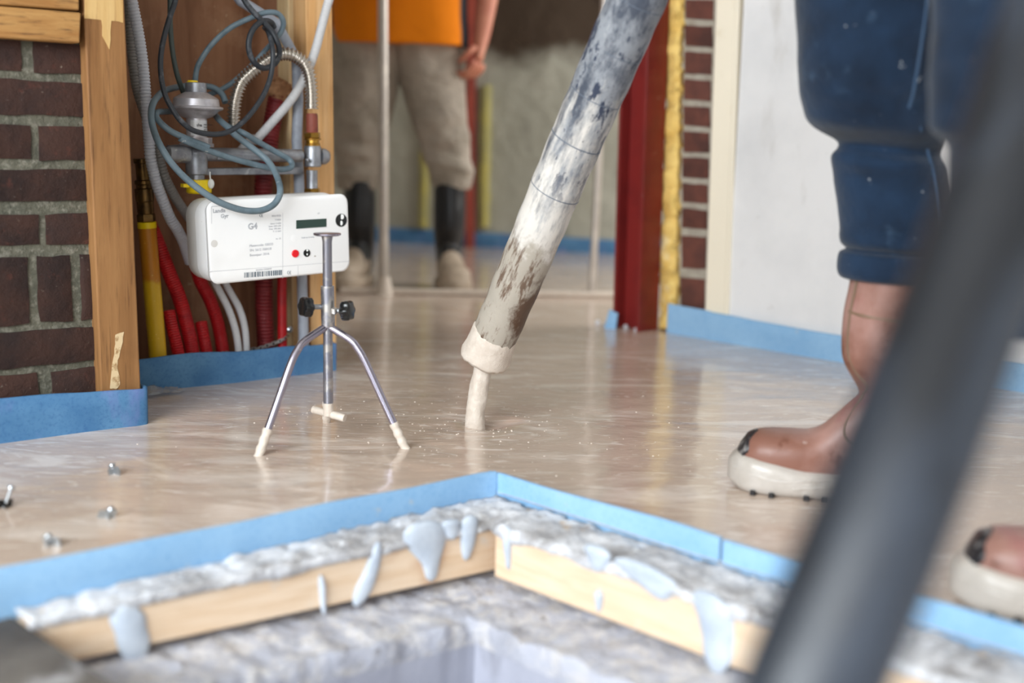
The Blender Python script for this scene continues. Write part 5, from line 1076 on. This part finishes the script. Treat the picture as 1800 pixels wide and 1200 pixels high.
J = legloft('jeans', [(-420, 1440, 1800, 1.600), (-260, 1412, 1740, 1.620), (-120, 1400, 1700, 1.661), (0, 1400, 1682, 1.700), (60, 1403, 1672, 1.710), (130, 1405, 1664, 1.721), (170, 1408, 1660, 1.729), (200, 1420, 1658, 1.736), (228, 1440, 1656, 1.743), (248, 1462, 1655, 1.750), (262, 1468, 1655, 1.756), (276, 1463, 1656, 1.762), (300, 1466, 1658, 1.764), (350, 1472, 1662, 1.768), (400, 1478, 1664, 1.772), (432, 1480, 1664, 1.774), (440, 1486, 1660, 1.775), (447, 1478, 1668, 1.775), (462, 1474, 1670, 1.775), (480, 1474, 1668, 1.775), (490, 1480, 1660, 1.775), (492, 1492, 1648, 1.775)], M_jean, wk, cr1, rnd=.05, depthk=.98)
cr2 = [(240, 24, .06, 10, PI * 1.2, 1.4), (270, 16, -.16, 14, PI * 1.4, 1.6), (150, 18, -.05, 40, PI * 1.3, .9), (340, 14, -.05, 24, PI * 1.4, .9), (420, 12, -.06, 0, PI * 1.4, 1.6)]
J2 = legloft('jeans', [(-560, 1540, 1930, 1.42), (-380, 1580, 1930, 1.38), (-200, 1610, 1925, 1.34), (0, 1640, 1910, 1.30), (130, 1636, 1896, 1.28), (220, 1640, 1890, 1.27), (270, 1668, 1885, 1.26), (340, 1670, 1885, 1.255), (440, 1676, 1885, 1.25), (520, 1682, 1885, 1.245), (580, 1682, 1885, 1.24), (588, 1700, 1868, 1.24)], M_jean, wk, cr2, rnd=.05, sd=4)
# stitched outer seams
mb = MB(); mb.tube([at(x, y, Y - .070) for x, y, Y in ((1634, -60, 1.665), (1628, 20, 1.665), (1618, 90, 1.67), (1606, 160, 1.675), (1598, 190, 1.68))], .0022, 8, n=40); mb.tube([at(x, y, Y - .040) for x, y, Y in ((1606, 196, 1.69), (1620, 230, 1.70))], .002, 8, n=10)
mb.tube([at(x, y, 1.770 - .074) for x, y in ((1630, 262), (1642, 310), (1648, 370), (1650, 430))], .0022, 8, n=30); mb.build('seam', M_seam, J)
boot(wk, heel1, d1, M_boot, M_sole); boot(wk, heel2, d2_, M_boot, M_sole)
# --- man far behind, orange shirt, grey trousers, black boots
MY = 4.27
mn = thing('person', 'blurred man in orange shirt, grey trousers and black boots standing far back', 'person', (-.42, MY, 0))
a_ = lambda px, py, dy=0.0: at(px, py, MY + dy)
hip = a_(697, 95); che = a_(700, -160); nck = a_(700, -275); hd = a_(702, -345)
shR, elR, wrR = a_(826, -205), a_(862, -40), a_(846, 70, -.04); shL, elL, wrL = a_(574, -205), a_(552, -60, -.05), a_(640, -60, -.22)
ch = [[(a_(697, 40), .08), (a_(698, -30), .10), (che, .12), (nck, .055), (hd, .082), (a_(702, -390), .078)], [(a_(697, 40), .08), (a_(646, 100), .06), (a_(634, 300), .045), (a_(634, 470), .03)], [(a_(697, 40), .08), (a_(750, 100), .06), (a_(786, 300), .045), (a_(788, 470), .03)],
      [(che, .14), (shR, .065), (elR, .045), (wrR, .030)], [(che, .14), (shL, .065), (elL, .045), (wrL, .030)]]
ch += hand(wrR, a_(838, 130, -.06) - wrR, np.array([-.8, .5, .1]), 1.0, .9) + hand(wrL, np.array([.9, -.2, .1]), np.array([.3, -.3, -.9]), .95, .9)
skin_body('body', ch, M_skin, mn)
hb_ = MB(); hb_.blob(hd + Z * .05 + np.array([0, .015, 0]), .098, 3, sc=(.88, 1, .95)); hb_.build('hair', M_hair, mn)
TR = legloft('trousers', [(30, 588, 720, MY), (60, 583, 712, MY), (100, 582, 708, MY), (140, 582, 703, MY), (200, 583, 690, MY), (240, 585, 680, MY), (270, 588, 672, MY), (300, 590, 668, MY), (322, 590, 664, MY), (332, 594, 662, MY)], M_grey, mn, [(270, 8, .08, 12, PI * 1.5, 1.5), (288, 8, -.10, -12, PI * 1.5, 1.5), (250, 8, -.08, 14, PI * 1.4, 1.2), (306, 7, .08, 0, PI * 1.5, 2), (200, 12, -.06, 20, PI * 1.6, 1)], rnd=.10, sd=2)
legloft('trousers', [(30, 682, 806, MY), (60, 684, 810, MY), (100, 690, 815, MY), (140, 700, 817, MY), (200, 718, 821, MY), (240, 732, 826, MY), (270, 742, 828, MY), (300, 752, 832, MY), (322, 758, 830, MY), (332, 764, 826, MY)], M_grey, mn, [(250, 8, .08, -12, PI * 1.5, 1.5), (265, 8, -.10, 12, PI * 1.5, 1.5), (230, 8, -.08, -14, PI * 1.6, 1.2), (290, 8, .09, 10, PI * 1.5, 2), (180, 12, -.06, -20, PI * 1.4, 1)], rnd=.10, sd=7)
# shirt: one loft, dark side panels
rs = []; sd_ = []
for y, xl, xr in [tuple(v) for v in spline([np.array(q, float) for q in ((-270, 660, 740), (-245, 600, 800), (-190, 575, 826), (-100, 582, 822), (-30, 585, 822), (20, 586, 822), (50, 588, 824), (72, 592, 824))], 40)]:
    l, r_ = a_(xl, y + 6), a_(xr, y + 10); c = (l + r_) / 2; hw = np.linalg.norm(r_ - l) / 2
    for_ring = []
    for a in np.linspace(0, 2 * PI, 40, endpoint=False):
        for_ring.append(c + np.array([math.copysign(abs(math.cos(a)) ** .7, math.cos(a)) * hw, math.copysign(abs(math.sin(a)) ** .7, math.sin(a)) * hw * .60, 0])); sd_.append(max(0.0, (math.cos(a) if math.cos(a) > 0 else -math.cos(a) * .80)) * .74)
    rs.append(for_ring)
mb = MB(); mb.rings(rs, side=sd_); mb.build('shirt', M_orange, mn, ang=2)
slv = [[(che, .12), (shR, .09), (elR + (shR - elR) * .35, .065)], [(che, .12), (shL, .09), (elL + (shL - elL) * .35, .065)]]
skin_body('sleeve', slv, mat('dark_sleeve', (44, 46, 52), .8), mn)
for px_, dx in ((632, -.25), (788, .22)):
    hb = a_(px_, 460); db = unit([dx, -1, 0]); hl_ = np.array([hb[0], hb[1], 0]) - db * .04
    bt = boot(mn, hl_, db, M_bboot, M_mud, sc=.98, detail=False)
    m_ = MB(); rs = []
    for x in np.linspace(.06, .300, 24):
        w_, zt_ = itp(WID, x) + .004, itp(ZTOP, x) * (.75 if x < .12 else 1.03)
        rs.append([(x, w_ * math.cos(a), .02 + (zt_ - .02) * (.5 + .5 * math.sin(a))) for a in np.linspace(0, 2 * PI, 20, endpoint=False)])
    m_.rings(rs); place(m_, hl_, db, .98).build('mud_coat', M_mud, bt)

# ------------------------------------------------------------------ groups of repeats
GR = {'edge_strip': 'blue foam edge strips', 'flexible_conduit': 'ribbed grey and white conduits in the niche', 'red_conduit': 'red conduits under the meter', 'dark_cable': 'loose cables in the niche',
      'grey_cable': 'loose cables in the niche', 'floor_clip': 'clips sticking out of the screed', 'formwork_beam': 'beams framing the pit', 'perforated_strap': 'perforated pipe straps', 'foam_seam': 'yellow foam seams by the far post'}
for o in bpy.data.objects:
    k = o.name.split('.')[0]
    if o.parent is None and k in GR and o.get('label'): o['group'] = GR[k]
